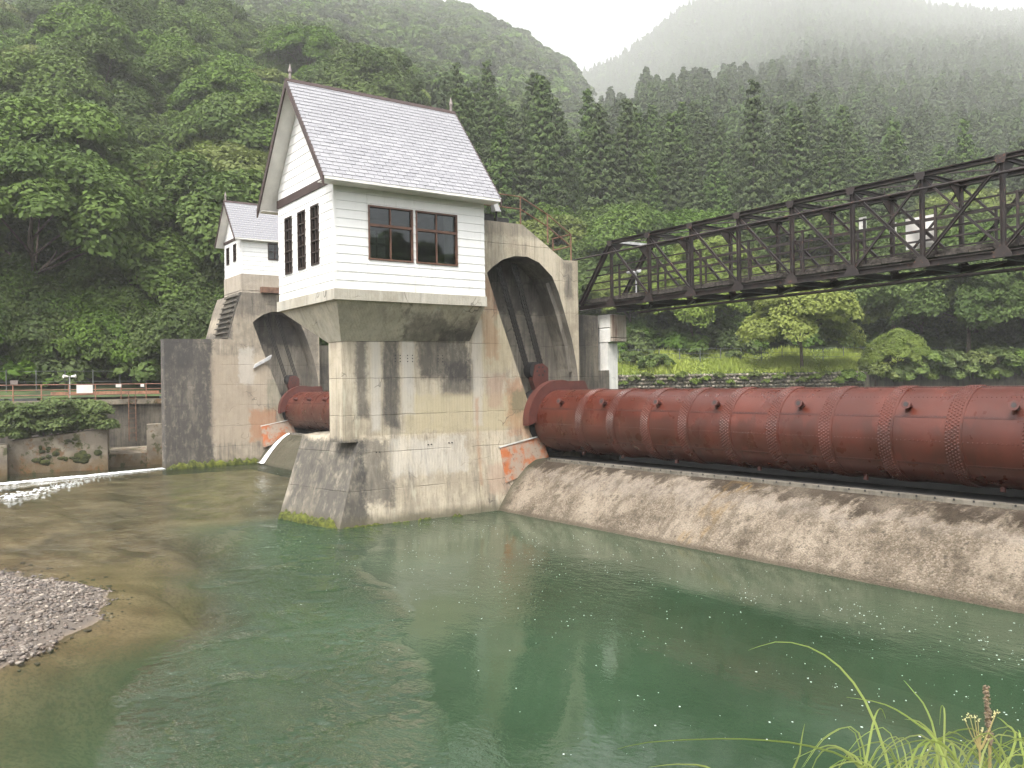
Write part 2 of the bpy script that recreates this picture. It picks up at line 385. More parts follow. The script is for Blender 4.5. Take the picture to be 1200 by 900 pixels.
# ------------------------------------------------------------------ materials of the works
ROOF_LIGHT = (.52, .51, .55)
t = NT('white_siding'); p = t.pos(); rd = t.rnd()
c = t.mix(t.ramp(t.noise(t.vm('MULTIPLY', p, (1.5, 1.5, .35)), 1.4, 5), .4, .75, 0, .5), (.82, .82, .80), (.72, .715, .69))
c = t.mix(t.m2('MULTIPLY', rd, .12), c, (.66, .65, .62))
sv_ = t.noise(t.vm('MULTIPLY', p, (7, 7, .35)), 1.2, 5, .65); c = t.mix(t.m2('MULTIPLY', t.ramp(sv_, .56, .7), .32), c, (.50, .49, .44)); c = t.mix(t.m2('MULTIPLY', t.ramp(t.sep(p)[2], 8.3, 7.3), t.ramp(t.noise(p, 1.6, 5, .7), .42, .6, 0, .4)), c, (.46, .46, .38))
t.pbsdf(c, .5, t.bump(t.noise(p, 30, 3), .08, .01)); M_SIDE = t.m
M_WHITE = simple('white_paint', (.76, .74, .70), .5, .08, 2)
t = NT('slate_shingle'); p = t.pos(); rd = t.rnd()
c = t.mix(t.m2('MULTIPLY', rd, 1.), (.25, .25, .268), (.305, .303, .322))
c = t.mix(t.ramp(t.noise(p, 1.1, 5), .45, .75, 0, .3), c, (.22, .215, .235))
c = t.mix(t.ramp(t.noise(t.vm('MULTIPLY', p, (1, 6, 1)), 1.6, 4), .55, .8, 0, .25), c, (.22, .21, .22))
t.pbsdf(c, .42, t.bump(t.noise(p, 40, 3), .15, .01)); M_SHINGLE = t.m
M_BROWN = simple('brown_trim', (.05, .030, .027), .5, .25, 4)
M_FRAME = simple('brown_window_frame', (.115, .057, .037), .45, .25, 5)
M_DARKFR = simple('dark_window_frame', (.035, .022, .018), .5, .2, 5)
M_INT = simple('room_wall', (.32, .32, .30), .8, .2, 2)
M_PAPER = simple('paper', (.7, .7, .68), .8, .05, 3)
t = NT('window_glass'); fr = t.n('ShaderNodeFresnel', {'IOR': 1.5})
gl = t.n('ShaderNodeBsdfGlossy', {'Roughness': .02, 'Color': (.9, .93, .95, 1)}); tr = t.n('ShaderNodeBsdfTransparent', {'Color': (.55, .58, .57, 1)})
t.surf(t.n('ShaderNodeMixShader', {0: t.m2('ADD', t.m2('MULTIPLY', fr, 1.1), .01, clamp=True), 1: tr, 2: gl}).outputs[0]); M_GLASS = t.m
M_STEEL = None
t = NT('bridge_steel'); p = t.pos()
c = t.mix(t.ramp(t.noise(p, 1.6, 6, .65), .4, .7), (.016, .012, .012), (.036, .025, .022))
c = t.mix(t.ramp(t.noise(p, 7, 5, .7), .58, .7, 0, .7), c, (.13, .055, .03))
t.pbsdf(c, .6, t.bump(t.noise(p, 30, 4), .25, .01)); M_STEEL = t.m
M_DECK = simple('weathered_deck', (.045, .038, .033), .9, .7, 9, bump=.5)
M_RUSTRAIL = simple('rusty_rail', (.15, .08, .05), .7, .35, 4)
M_ORANGE = simple('faded_orange_rail', (.26, .13, .085), .65, .3, 3)
M_GREENPOST = simple('fence_post', (.09, .10, .09), .6, .3, 4)
M_GREY = simple('grey_metal', (.42, .42, .42), .45, .2, 5)
M_CABLE = simple('greasy_rope', (.022, .02, .018), .55, .3, 20)
M_BLACK = simple('black_rubber', (.02, .02, .02), .6, .2, 8)

def gate_mat(name, stain=True):
    t = NT(name); p = t.pos(); X, Y, Z = t.sep(p)[0:3]
    c = t.mix(t.ramp(t.noise(p, .9, 5), .35, .7), (.062, .0145, .0085), (.096, .024, .0145))
    # dry drips: chalky runs and dark unwashed panels, ragged in the fall direction
    v = t.vm('MULTIPLY', p, (3.2, .4, .55))
    dr = t.noise(v, 1.35, 5, .65)
    zz = t.m2('ADD', Z, t.m2('MULTIPLY', t.m2('SUBTRACT', t.noise(t.vm('MULTIPLY', p, (2.6, .2, .12)), 1.5, 4, .6), .5), 1.5))
    dk = t.m2('MULTIPLY', t.ramp(zz, 2.42, 2.5), t.ramp(zz, 3.32, 3.2))
    c = t.mix(t.m2('MULTIPLY', t.m2('MULTIPLY', dk, t.ramp(t.noise(t.vm('MULTIPLY', p, (1.1, .1, .1)), 1., 3), .4, .56, .1, 1)), .7), c, (.042, .012, .007))
    c = t.mix(t.m2('MULTIPLY', t.ramp(dr, .62, .72), .6), c, (.16, .045, .028))
    c = t.mix(t.ramp(t.noise(p, 9, 5, .7), .6, .72, 0, .5), c, (.09, .03, .018))
    rgh = t.ramp(t.noise(p, 2.2, 4), .3, .7, .24, .44)
    t.pbsdf(c, rgh, t.bump(t.noise(p, 22, 4), .08, .01), **{'Specular IOR Level': .5}); return t.m
M_GATE = gate_mat('red_oxide_paint')
M_SEAM = simple('seam_paint', (.05, .012, .008), .5, .3, 5)
M_FLANGE = simple('dull_red_oxide', (.085, .024, .018), .6, .2, 3)

BLK = (.048, .046, .045); CREAM = (.50, .43, .28); WHT = (.52, .49, .44); OR = (.36, .14, .05); PINK = (.40, .27, .20); GRN = (.10, .13, .08)
pier_patches = [
 (8.5, 11.75, -1, 2.7, (.05, .047, .043), .9, .8), (11.4, 12.7, .5, 2.75, BLK, .65, 1.5),
 (11.45, 11.95, 3.3, 6.1, BLK, .75, .45), (12.42, 13.08, 2.95, 6.1, BLK, .8, .45), (13.7, 15.75, 4.5, 6.1, BLK, .8, .7), (14.6, 15.9, 3.9, 5.2, BLK, .7, .8),
 (13.2, 18.3, 2.7, 4.1, CREAM, .75, .8), (16.0, 17.6, 4.8, 7.0, CREAM, .5, 1.0), (12.6, 15.6, 1.4, 2.7, WHT, .55, 1.0),
 (12.02, 12.38, 2.9, 6.1, WHT, .7, .2), (13.12, 13.6, 3.4, 6.1, WHT, .75, .25), (15.85, 16.3, 2.9, 6.6, WHT, .6, .3),
 (16.2, 17.4, .5, 1.7, PINK, .5, .9), (17.2, 18.3, 2.4, 4.6, OR, .45, 1.3), (16.3, 17.0, 5.2, 8.2, OR, .35, 1.2), (15.95, 16.1, .9, 3.9, OR, .5, .3),
 (17.4, 18.2, 3.3, 4.2, GRN, .6, 1.2), (16.4, 17.2, 3.5, 4.7, PINK, .6, .7),
 (19.9, 20.4, 7.5, 8.9, BLK, .6, .6), (16.0, 20.8, 9.55, 10.3, BLK, .4, .7)]
M_PIER = concrete('pier_concrete', (.52, .46, .36), (.31, .265, .20), pier_patches, .75, .34)
M_CORBEL = concrete('corbel_concrete', (.54, .50, .41), (.36, .33, .26), [(13, 16, 5.4, 6.6, BLK, .6, 1.3), (14.4, 16, 5.6, 6.3, BLK, .7, .8)], .5, .3, 9.7, False)
M_SLAB = concrete('slab_concrete', (.46, .44, .385), (.34, .31, .25), [], .35, .0, 9.7, False)
far_patches = [(14.8, 15.35, 7.2, 9.6, BLK, .8, .6),  # first patch paints the bright downstream tower face darker
 (11.3, 14.3, -.5, 7.5, BLK, .9, 1.3), (11.2, 13.2, 5.5, 7.6, BLK, .6, .7), (14.0, 17.4, 1.2, 6.4, (.40, .33, .25), .6, .9),
 (16.2, 18.0, 1.2, 3.2, OR, .55, 1.3), (15.6, 16.6, 4.6, 6.8, WHT, .55, .8), (17.2, 18.6, 3.0, 5.0, GRN, .35, 1.2), (15, 20.6, 8.6, 10.4, BLK, .45, 1.0), (19.6, 20.6, 4, 9, BLK, .5, .9)]
M_FARPIER = concrete('far_pier_concrete', (.42, .365, .29), (.24, .205, .16), far_patches, .7, .1)
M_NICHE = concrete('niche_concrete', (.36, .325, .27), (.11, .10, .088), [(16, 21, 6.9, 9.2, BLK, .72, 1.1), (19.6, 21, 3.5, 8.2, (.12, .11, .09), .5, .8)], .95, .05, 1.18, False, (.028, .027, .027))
M_DARKCON = concrete('dark_concrete', (.17, .15, .12), (.06, .055, .048), [], .9, .05, 1.18, True)
M_WHITECON = concrete('pale_concrete', (.70, .69, .66), (.55, .54, .50), [], .3, .0, 3.3, False)
M_MOSSCON = None
t = NT('mossy_concrete'); p = t.pos(); X, Y, Z = t.sep(p)[0:3]
c = t.mix(t.ramp(t.noise(p, .8, 6, .6), .35, .65), (.13, .11, .085), (.27, .235, .18))
c = t.mix(t.ramp(t.m2('ADD', Z, t.m2('MULTIPLY', t.noise(p, 1.2, 5, .6), 2.2)), 2.3, 1.0, 0, .85), c, (.10, .062, .022))
c = t.mix(t.ramp(t.noise(p, 1.1, 6, .7), .52, .64, 0, .8), c, (.13, .062, .018)); c = t.mix(t.ramp(t.noise(p, 1.9, 6, .65), .54, .62, 0, .9), c, (.045, .05, .014))
t.pbsdf(c, .92, t.bump(t.noise(p, 12, 5, .7), .5, .04)); M_MOSSCON = t.m
t = NT('weir_concrete'); p = t.pos(); X, Y, Z = t.sep(p)[0:3]
c = t.mix(t.ramp(t.noise(p, .8, 6, .65), .35, .68), (.16, .125, .085), (.38, .315, .24))
ag = t.n('ShaderNodeTexVoronoi', {'Vector': p, 'Scale': 27.}); c = t.mix(t.ramp(t.sep(ag.outputs['Color'])[0], .3, .9, 0, .5), c, (.46, .38, .30))
c = t.mix(t.ramp(t.noise(p, 19, 5, .75), .52, .64, 0, .75), c, (.12, .098, .075))
c = t.mix(t.ramp(t.noise(p, 1.5, 8, .75), .5, .66, 0, .75), c, (.075, .055, .034)); c = t.mix(t.ramp(t.noise(p, 6, 6, .8), .55, .66, 0, .7), c, (.07, .058, .042))
# water runs: run lines slant a little along the weir
run = t.noise(t.vm('MULTIPLY', t.vm('ADD', p, t.n('ShaderNodeCombineXYZ', {0: t.m2('MULTIPLY', Y, -.45)}).outputs[0]), (3.4, .35, .3)), 1.5, 5, .6)
zz = t.m2('ADD', t.m2('ADD', Z, t.m2('MULTIPLY', t.m2('SUBTRACT', run, .5), .55)), t.m2('MULTIPLY', t.m2('SUBTRACT', t.noise(p, .9, 6, .7), .5), 1.7))
c = t.mix(t.m2('MULTIPLY', t.ramp(zz, 1.36, 1.56), t.ramp(t.noise(p, .35, 3), .35, .55, .35, 1)), c, (.05, .034, .02))
c = t.mix(t.m2('MULTIPLY', t.m2('MULTIPLY', t.ramp(zz, 1.0, 1.2), t.ramp(zz, 1.42, 1.28)), .4), c, (.36, .31, .26))
ys = t.m2('MULTIPLY', t.ramp(t.m2('ABSOLUTE', t.m2('ADD', t.m2('ADD', X, t.m2('MULTIPLY', Y, -.45)), 23.4)), .9, .2), t.ramp(run, .45, .6)); c = t.mix(t.m2('MULTIPLY', t.m2('MULTIPLY', ys, t.ramp(t.noise(p, 2.5, 5), .4, .6)), .5), c, (.32, .20, .07))
c = t.mix(t.ramp(t.m2('ADD', Z, t.m2('MULTIPLY', t.noise(p, 5, 3), .12)), .22, .10, 0, .8), c, (.10, .075, .05))
pe_ = t.ramp(X, -24.0, -24.8); c = t.mix(t.m2('MULTIPLY', pe_, .8), c, (.06, .06, .03))
vr = t.noise(p, 26, 5, .75)
c = t.mix(t.ramp(t.noise(t.vm('MULTIPLY', p, (1, .5, .5)), 2.6, 8, .8), .47, .6, 0, .5), c, (.088, .066, .042))
t.pbsdf(c, .85, t.bump(t.m2('ADD', t.m2('MULTIPLY', vr, .8), t.m2('MULTIPLY', ag.outputs['Distance'], -.6)), 1., .09)); M_WEIR = t.m
t = NT('foam_white'); p = t.pos(); t.pbsdf((.86, .88, .88), .55, t.bump(t.noise(p, 14, 4), .5, .03)); M_FOAM = t.m

# ------------------------------------------------------------------ main pier
# niche outline in the pier's side face (y, z), and the pier outline around it
NICHE = [(16.52, 8.26), (16.79, 8.5), (17.2, 8.77), (17.72, 8.93), (18.28, 8.95), (18.82, 8.77), (19.4, 8.3), (19.68, 7.75), (19.9, 7.15), (20.3, 5.96), (20.52, 4.91), (20.58, 3.9), (20.5, 2.9), (20.2, 2.1), (19.6, 1.55), (18.95, 1.55), (18.66, 2.34), (18.33, 3.43), (17.53, 5.5), (17.05, 6.75)]
def niche_wall(x, depth, outer, mat, mat_in, parent, name='side_wall', back=.6):
    """side face with a recessed niche: front sheet with a hole, reveals and a back"""
    fr = MB(); V2 = [Vector((0, y, z)) for y, z in outer]; H2 = [Vector((0, y, z)) for y, z in reversed(NICHE)]
    tr = tessellate_polygon([V2, H2]); al = V2 + H2
    fr.add([(x, v.y, v.z) for v in al], tr)
    f = mesh_obj(name, fr, mat, parent, fixn=False)
    # niche lining (slightly rounded by fine rings)
    ni = MB(); n = len(NICHE)
    ni.add([(x - .002, y, z) for y, z in NICHE] + [(x - depth, y, z) for y, z in NICHE], [(k, (k + 1) % n, n + (k + 1) % n, n + k) for k in range(n)])
    nb = [Vector((0, y, z)) for y, z in NICHE]; ni.add([(x - depth, v.y, v.z) for v in nb], tessellate_polygon([nb]))
    return mesh_obj('niche', ni, mat_in, parent, fixn=False)

pier = thing('gate_pier', 'weathered concrete gate pier carrying the larger white house, stained with black bands', 'pier', (-27.4, 15.5, 0))
OUT = [(15.85, -1.5), (15.85, 10.1), (18.08, 10.09), (19.95, 8.94), (20.62, 8.97), (20.62, -1.5)]
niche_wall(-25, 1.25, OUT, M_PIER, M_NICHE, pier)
mb = MB(); n = len(OUT)                                   # block behind the face
mb.add([(-25, y, z) for y, z in OUT] + [(-30, y, z) for y, z in OUT], [(k, (k + 1) % n, n + (k + 1) % n, n + k) for k in range(n)] + [tuple(range(n, 2 * n))])
mesh_obj('gate_tower', mb, M_PIER, pier)
mb = MB(); mb.box((-26.0, 11.04, 2.6), (-25.0, 15.86, 7.0)); mesh_obj('shaft', mb, M_PIER, pier)
mb = MB()
bt = [(-24.6, 10.72, 0), (-28.25, 10.13, 0), (-30.1, 11.6, 0), (-30.1, 15.9, 0), (-24.6, 15.9, 0)]
tp = [(-24.985, 11.62, 2.78), (-28.45, 11.08, 2.72), (-29.9, 12.2, 2.72), (-29.9, 15.9, 2.72), (-24.985, 15.9, 2.74)]
bl = [(x + (x + 27.3) * .06, y - .35 if y < 13 else y, -1.5) for x, y, z in bt]
mb.add(bl + bt + tp, [tuple(range(10, 15))] + [(5 * j + k, 5 * j + (k + 1) % 5, 5 * j + 5 + (k + 1) % 5, 5 * j + 5 + k) for j in range(2) for k in range(5)])
mesh_obj('base', mb, M_PIER, pier)
# battered foot of the tower face on towards the weir
mb = MB()
mb.hexa([(-24.45, 15.9, -1.5), (-25.6, 15.9, -1.5), (-25.6, 19.0, -1.5), (-24.45, 19.0, -1.5)], [(-24.99, 15.9, 2.74), (-25.6, 15.9, 2.74), (-25.6, 18.55, 2.74), (-24.99, 18.55, 2.74)])
mesh_obj('foot', mb, M_PIER, pier)
mb = MB()                                                  # house slab and tapered corbel under it
mb.box((-28.85, 10.38, 6.97), (-23.98, 15.84, 7.3)); mesh_obj('house_slab', mb, M_SLAB, pier)
mb = MB(); mb.hexa([(-26.02, 11.02, 5.78), (-24.98, 11.02, 5.78), (-24.98, 15.75, 5.86), (-26.02, 15.75, 5.86)], [(-28.75, 10.5, 6.968), (-24.06, 10.5, 6.968), (-24.06, 15.8, 6.968), (-28.75, 15.8, 6.968)])
mesh_obj('corbel', mb, M_CORBEL, pier)
def bolt_holes(y, z, x):
    mb = MB()
    for a in (-.09, .09):
        for b_ in (-.1, 0, .1): mb.tube((x - .03, y + a, z + b_), (x + .004, y + a, z + b_), .022, 6)
    mesh_obj('tie_holes', mb, M_BLACK, pier, kind='stuff')
for y in (13.0, 13.45, 14.6): bolt_holes(y, 5.25, -25)
for y, z in ((12.2, 2.25), (14.1, 2.4), (14.9, 2.42)): 
    mb = MB()
    for a in (-.06, .06): mb.tube((-25.1, y + a, z), (-24.9, y + a, z), .022, 6)
    mesh_obj('tie_holes', mb, M_BLACK, pier, kind='stuff')
# rusty plate under the niche
t = NT('rusted_plate'); p = t.pos()
c = t.mix(t.ramp(t.noise(p, 2.0, 6, .65), .4, .6), (.34, .27, .21), (.42, .13, .045)); c = t.mix(t.ramp(t.noise(p, 6, 5, .7), .55, .68, 0, .7), c, (.17, .07, .035))
t.pbsdf(c, .8, t.bump(t.noise(p, 20, 4), .4, .02)); M_PLATE = t.m
def plate(x, parent):
    mb = MB(); mb.prism([(16.9, 2.12), (18.75, 2.45), (19.05, 1.45), (17.02, .92)], lambda y, z: (x - .12, y, z), lambda y, z: (x + .10 + (2.4 - z) * .12, y, z))
    mesh_obj('rusted_plate', mb, M_PLATE, parent, label='orange rusted plate fixed below the niche')
    mb = MB(); mb.bar((x + .12, 16.85, 2.16), (x + .12, 18.72, 2.49), .05, .04); mesh_obj('plate_edge', mb, M_WHITECON, parent)
plate(-25, pier)
# side groove and rack strips in the niche
def rack(x, parent):
    for off in (0,):
        mb = MB()
        pts = [(19.45, 8.1), (19.95, 6.9), (20.3, 5.8), (20.48, 4.8)]
        for (y0, z0), (y1, z1) in zip(pts, pts[1:]): mb.bar((x - .35, y0 - .02, z0), (x - .35, y1 - .02, z1), .18, .05, (1, 0, 0))
        mesh_obj('rack_rail', mb, M_NICHE, parent)
rack(-25, pier)
# moss skirt at the waterline
t = NT('moss'); p = t.pos(); c = t.mix(t.ramp(t.noise(p, 5, 5, .7), .35, .65), (.028, .036, .008), (.125, .14, .016)); t.pbsdf(c, .95, t.bump(t.noise(p, 24, 5, .75), 1., .05)); M_MOSS = t.m
def moss(parent, a, b, h, th, n=26, seed=1):
    rr = random.Random(seed); V = []; F = []
    a = Vector(a); b = Vector(b); d = (b - a).normalized(); out = Vector((d.y, -d.x, 0))
    m_ = 7
    for i in range(n + 1):
        q = a.lerp(b, i / n); e = min(1, min(i, n - i) / 3); hh = h * e * (.55 + .7 * rr.random()); tt = th * e * (.6 + .7 * rr.random()) + .01
        for j in range(m_ + 1):
            an = j / m_ * math.pi / 2
            V.append(q + out * (tt * math.cos(an) * (1 + .25 * rr.random())) + Vector((0, 0, -.06 + hh * math.sin(an) * (1 + .15 * rr.random()))) )
    for i in range(n):
        for j in range(m_): k = i * (m_ + 1) + j; F.append((k, k + m_ + 1, k + m_ + 2, k + 1))
    mb = MB(); mb.add(V, F); return mesh_obj('moss', mb, M_MOSS, parent, smooth=True, kind='stuff')
moss(pier, (-28.28, 10.12, 0), (-24.62, 10.72, 0), .30, .16, 34, 1)
moss(pier, (-24.6, 10.72, 0), (-24.58, 12.3, 0), .10, .05, 22, 2)
moss(pier, (-24.58, 12.4, 0), (-24.56, 13.3, 0), .09, .05, 14, 3); moss(pier, (-24.57, 13.35, 0), (-24.55, 14.0, 0), .10, .06, 12, 4); moss(pier, (-24.55, 14.6, 0), (-24.5, 15.2, 0), .11, .06, 12, 5)
# upstream extension, darker and wet
mb = MB(); mb.box((-30, 20.6, -1.5), (-25.55, 22.05, 7.0)); mesh_obj('upstream_wall', mb, M_DARKCON, pier)

# railing on the pier top
def pier_rail(parent_x, pts, name, label, grp=None):
    th = thing(name, label, 'railing', (parent_x, pts[0][0], pts[0][1]), grp)
    for y, z in pts:
        mb = MB(); mb.tube((parent_x, y, z - .06), (parent_x, y, z + 1.02), .028, 8); mesh_obj('post', mb, M_RUSTRAIL, th)
    for hh in (1.0, .55):
        mb = MB(); mb.path([(parent_x, y, z + hh) for y, z in pts], .024, 6); mesh_obj('rail', mb, M_RUSTRAIL, th)
    return th
tr_ = pier_rail(-25.3, [(16.3, 10.16), (18.22, 10.16), (19.45, 9.36 + .28), (20.55, 9.0)], 'pier_railing', 'rusty pipe railing stepping down along the top edge of the nearer pier')
mb = MB(); mb.path([(-25.3, 20.55, 10.0), (-26.4, 20.55, 10.0)], .024, 6); mb.path([(-25.3, 20.55, 9.55), (-26.4, 20.55, 9.55)], .024, 6); mb.tube((-26.4, 20.55, 8.95), (-26.4, 20.55, 10.02), .028, 8); mesh_obj('return_rail', mb, M_RUSTRAIL, tr_)
# floodlight and dark box on the pier top
fl = thing('floodlight', 'small white floodlight on a bracket behind the roof of the larger house', 'floodlight', (-25.2, 17.1, 10.1))
mb = MB(); mb.tube((-25.2, 17.1, 10.1), (-25.2, 17.1, 10.5), .04, 8); mesh_obj('stand', mb, M_BLACK, fl)
mb = MB(); mb.hexa([(-25.32, 16.98, 10.48), (-25.08, 16.98, 10.48), (-25.08, 17.22, 10.48), (-25.32, 17.22, 10.48)], [(-25.29, 16.9, 10.8), (-25.11, 16.9, 10.8), (-25.11, 17.06, 10.86), (-25.29, 17.06, 10.86)]); mesh_obj('lamp_head', mb, M_GREY, fl)
bx = thing('equipment_box', 'low black box on top of the nearer pier behind the house', 'box', (-25.4, 17.0, 10.1))
mb = MB(); mb.box((-25.6, 16.5, 10.1), (-25.25, 17.02, 10.36)); mb.box((-25.6, 17.2, 10.1), (-25.3, 17.7, 10.32)); mesh_obj('body', mb, M_BLACK, bx)
mb = MB(); mb.box((-25.62, 16.48, 10.36), (-25.23, 17.04, 10.385)); mesh_obj('lid', mb, M_BLACK, bx)

# ------------------------------------------------------------------ houses
def house(cfg):
    x0, x1, y0, y1, z0, zt = cfg['box']; ze, zr = cfg['eave'], cfg['ridge']; ov, og = cfg['ov'], cfg['og']
    xc = (x0 + x1) / 2; root = thing(cfg['name'], cfg['label'], 'house', (xc, (y0 + y1) / 2, z0))
    bd = cfg['board']; det = cfg['detail']
    slope = (zr - ze) / (x1 + ov - xc)
    roofz = lambda x: zr - slope * abs(x - xc)
    def cut_intervals(a, b, zlo, zhi, wins):
        segs = [(a, b, zlo, zhi)]
        for (s0, s1, w0, w1) in wins:
            ns = []
            for (p, q_, l, h) in segs:
                if s1 <= p or s0 >= q_ or w1 <= l or w0 >= h: ns.append((p, q_, l, h)); continue
                if s0 > p: ns.append((p, s0, l, h))
                if s1 < q_: ns.append((s1, q_, l, h))
                if w0 > l: ns.append((max(p, s0), min(q_, s1), l, w0))
                if w1 < h: ns.append((max(p, s0), min(q_, s1), w1, h))
            segs = ns
        return segs
    wl_long = cfg['win_long']; wl_gab = cfg['win_gable']
    # structural walls with openings
    mb = MB(); th = .12
    for (a, b_, l, h) in cut_intervals(y0, y1, z0, zt, wl_long): mb.box((x1 - th, a, l), (x1, b_, h))
    for (a, b_, l, h) in cut_intervals(x0, x1 - th - .002, z0, zt, wl_gab): mb.box((a, y0, l), (b_, y0 + th, h))
    mb.box((x0, y0 + th + .002, z0), (x0 + th, y1, zt)); mb.box((x0 + th + .002, y1 - th, z0), (x1 - th - .002, y1, zt))
    mb.prism([(x0, zt + .002), (x1, zt + .002), (x1, roofz(x1) - .16), (xc, zr - .16), (x0, roofz(x0) - .16)], lambda x, z: (x, y0, z), lambda x, z: (x, y0 + th, z))
    mb.prism([(x0, zt + .002), (x1, zt + .002), (x1, roofz(x1) - .16), (xc, zr - .16), (x0, roofz(x0) - .16)], lambda x, z: (x, y1 - th, z), lambda x, z: (x, y1, z))
    mb.box((x0 + .14, y0 + .14, z0 + .0), (x1 - .14, y1 - .14, z0 + .05)); mb.box((x0 + .14, y0 + .14, zt - .05), (x1 - .14, y1 - .14, zt))
    wall = mesh_obj('wall', mb, M_INT, root)
    def lap(name, quads, plane, parent):
        mb = MB()
        for q4, l, h in quads:   # q4: 4 (s,z) corners from lower left, anticlockwise; l,h: the whole board's z-range
            o_ = [.022 - .013 * (z - l) / max(h - l, .01) for s, z in q4]
            mb.add([plane(s, z, .001) for s, z in q4] + [plane(s, z, oo) for (s, z), oo in zip(q4, o_)], [(0, 3, 2, 1), (4, 5, 6, 7), (0, 1, 5, 4), (1, 2, 6, 5), (2, 3, 7, 6), (3, 0, 4, 7)])
        return mesh_obj(name, mb, M_SIDE, parent)
    Lp = lambda s, z, o_: (x1 + o_, s, z); Gp = lambda s, z, o_: (s, y0 - o_, z); Bp = lambda s, z, o_: (x0 - o_, s, z); Kp = lambda s, z, o_: (s, y1 + o_, z)
    nb = int(round((zt - z0) / bd)); bh = (zt - z0) / nb
    for k in range(nb):
        l, h = z0 + k * bh, z0 + (k + 1) * bh - .006
        for (plane, a, b_, wins, seams) in ((Lp, y0 + .05, y1, wl_long, cfg['seams']), (Gp, x0, x1 - .05, wl_gab, [])):
            cuts = [a] + [s for s in seams] + [b_]
            for i in range(len(cuts) - 1):
                segs = cut_intervals(cuts[i] + (.003 if i else 0), cuts[i + 1] - (.003 if i < len(cuts) - 2 else 0), l, h, wins)
                for p, q_, ll, hh in segs:
                    if hh - ll > .012: lap('siding_board', [(((p, ll), (q_, ll), (q_, hh), (p, hh)), l, h)], plane, wall)
        if det:
            lap('siding_board', [(((y0, l), (y1, l), (y1, h), (y0, h)), l, h)], Bp, wall)
            lap('siding_board', [(((x0, l), (x1, l), (x1, h), (x0, h)), l, h)], Kp, wall)
    # gable triangle boards
    zb = zt + cfg['belt']; top = zr - .2; nb = int((top - zb) / bd)
    for k in range(nb + 1):
        l = zb + k * bd; h = min(l + bd - .006, top)
        if h - l < .05: continue
        wa = min(x1 - .02, xc + (zr - .17 - l) / slope); wb = xc + max(.02, (zr - .17 - h) / slope)
        lap('siding_board', [(((2 * xc - wa, l), (wa, l), (wb, h), (2 * xc - wb, h)), l, h)], Gp, wall)
    mb = MB(); mb.box((x0 - .02, y0 - .055, zt), (x1 + .02, y0 - .0, zb)); mesh_obj('belt_board', mb, M_BROWN, root)
    mb = MB(); mb.box((x1 + .0, y0 - .032, z0), (x1 + .034, y0 + .05, zt - .002)); mb.box((x1 - .05, y0 - .034, z0), (x1 - .001, y0 - .0, zt - .002)); mesh_obj('corner_trim', mb, M_SIDE, root)
    # roof
    ya, yb = y0 - og, y1 + cfg['ogb']; xe = x1 + ov; xw = 2 * xc - xe
    rf = MB(); rf.prism([(xw + .04, ze + .0), (xc, zr - .02), (xe - .04, ze + .0), (xe - .04, ze - .065), (xc, zr - .15), (xw + .04, ze - .065)], lambda x, z: (x, ya + .02, z), lambda x, z: (x, yb - .02, z))
    roof = mesh_obj('roof', rf, M_WHITE, root)
    L = math.hypot(xe - xc, zr - ze); ex = Vector(((xe - xc) / L, 0, (ze - zr) / L)); nx = Vector((-ex.z, 0, ex.x)); nx = Vector(((zr - ze) / L, 0, (xe - xc) / L))
    rows, sw = cfg['rows'], cfg['sw']; dr = L / rows; cols = int((yb - ya) / sw) + 1
    sh = MB(); wgt = sw - .016
    sh.hexa([(0, 0, 0), (0, wgt, 0), (dr * 1.25, wgt, .0), (dr * 1.25, 0, .0)], [(0, 0, .012), (0, wgt, .012), (dr * 1.25, wgt, .02), (dr * 1.25, 0, .02)])
    shm = None; cnt = 0; rest = MB()
    for side in (1, -1):
        for r_ in range(rows):
            for c_ in range(-1, cols):
                ys = ya + c_ * sw + (sw / 2 if r_ % 2 else 0); ye = min(ys + wgt, yb); ys = max(ys, ya)
                if ye - ys < .04: continue
                # lower rows first
                s_top = L - (r_ + 1) * dr; lift = .008 + rng.uniform(0, .006)
                ex_ = Vector((ex.x * side, 0, ex.z)); nx_ = Vector((nx.x * side, 0, nx.z))
                o_ = Vector((xc, 0, zr)) + ex_ * (s_top - dr * .2 if r_ < rows - 1 else 0) + nx_ * -.01
                def pt(a, y, hgt): v = o_ + ex_ * a + nx_ * hgt; return (v.x, y, v.z)
                ln = dr * 1.2 if r_ < rows - 1 else dr; ln += rng.uniform(-.006, .006)
                cor = ([pt(0, ys, -.004), pt(0, ye, -.004), pt(ln, ye, lift - .01), pt(ln, ys, lift - .01)], [pt(0, ys, .004), pt(0, ye, .004), pt(ln, ye, lift + .010), pt(ln, ys, lift + .010)])
                if side == 1 and det and cnt < 300:
                    mb = MB(); mb.hexa(*cor); mesh_obj('shingle', mb, M_SHINGLE, roof); cnt += 1
                else: rest.hexa(*cor)
    mesh_obj('shingle_field', rest, M_SHINGLE, roof, kind='stuff')
    mb = MB(); mb.prism([(xc - .09, zr - .09 * slope + .035), (xc, zr + .045), (xc + .09, zr - .09 * slope + .035), (xc + .085, zr - .09 * slope + .01), (xc, zr + .012), (xc - .085, zr - .09 * slope + .01)], lambda x, z: (x, ya - .02, z), lambda x, z: (x, yb + .02, z)); mesh_obj('ridge_cap', mb, M_BROWN, roof)
    fw_ = cfg['fascia']
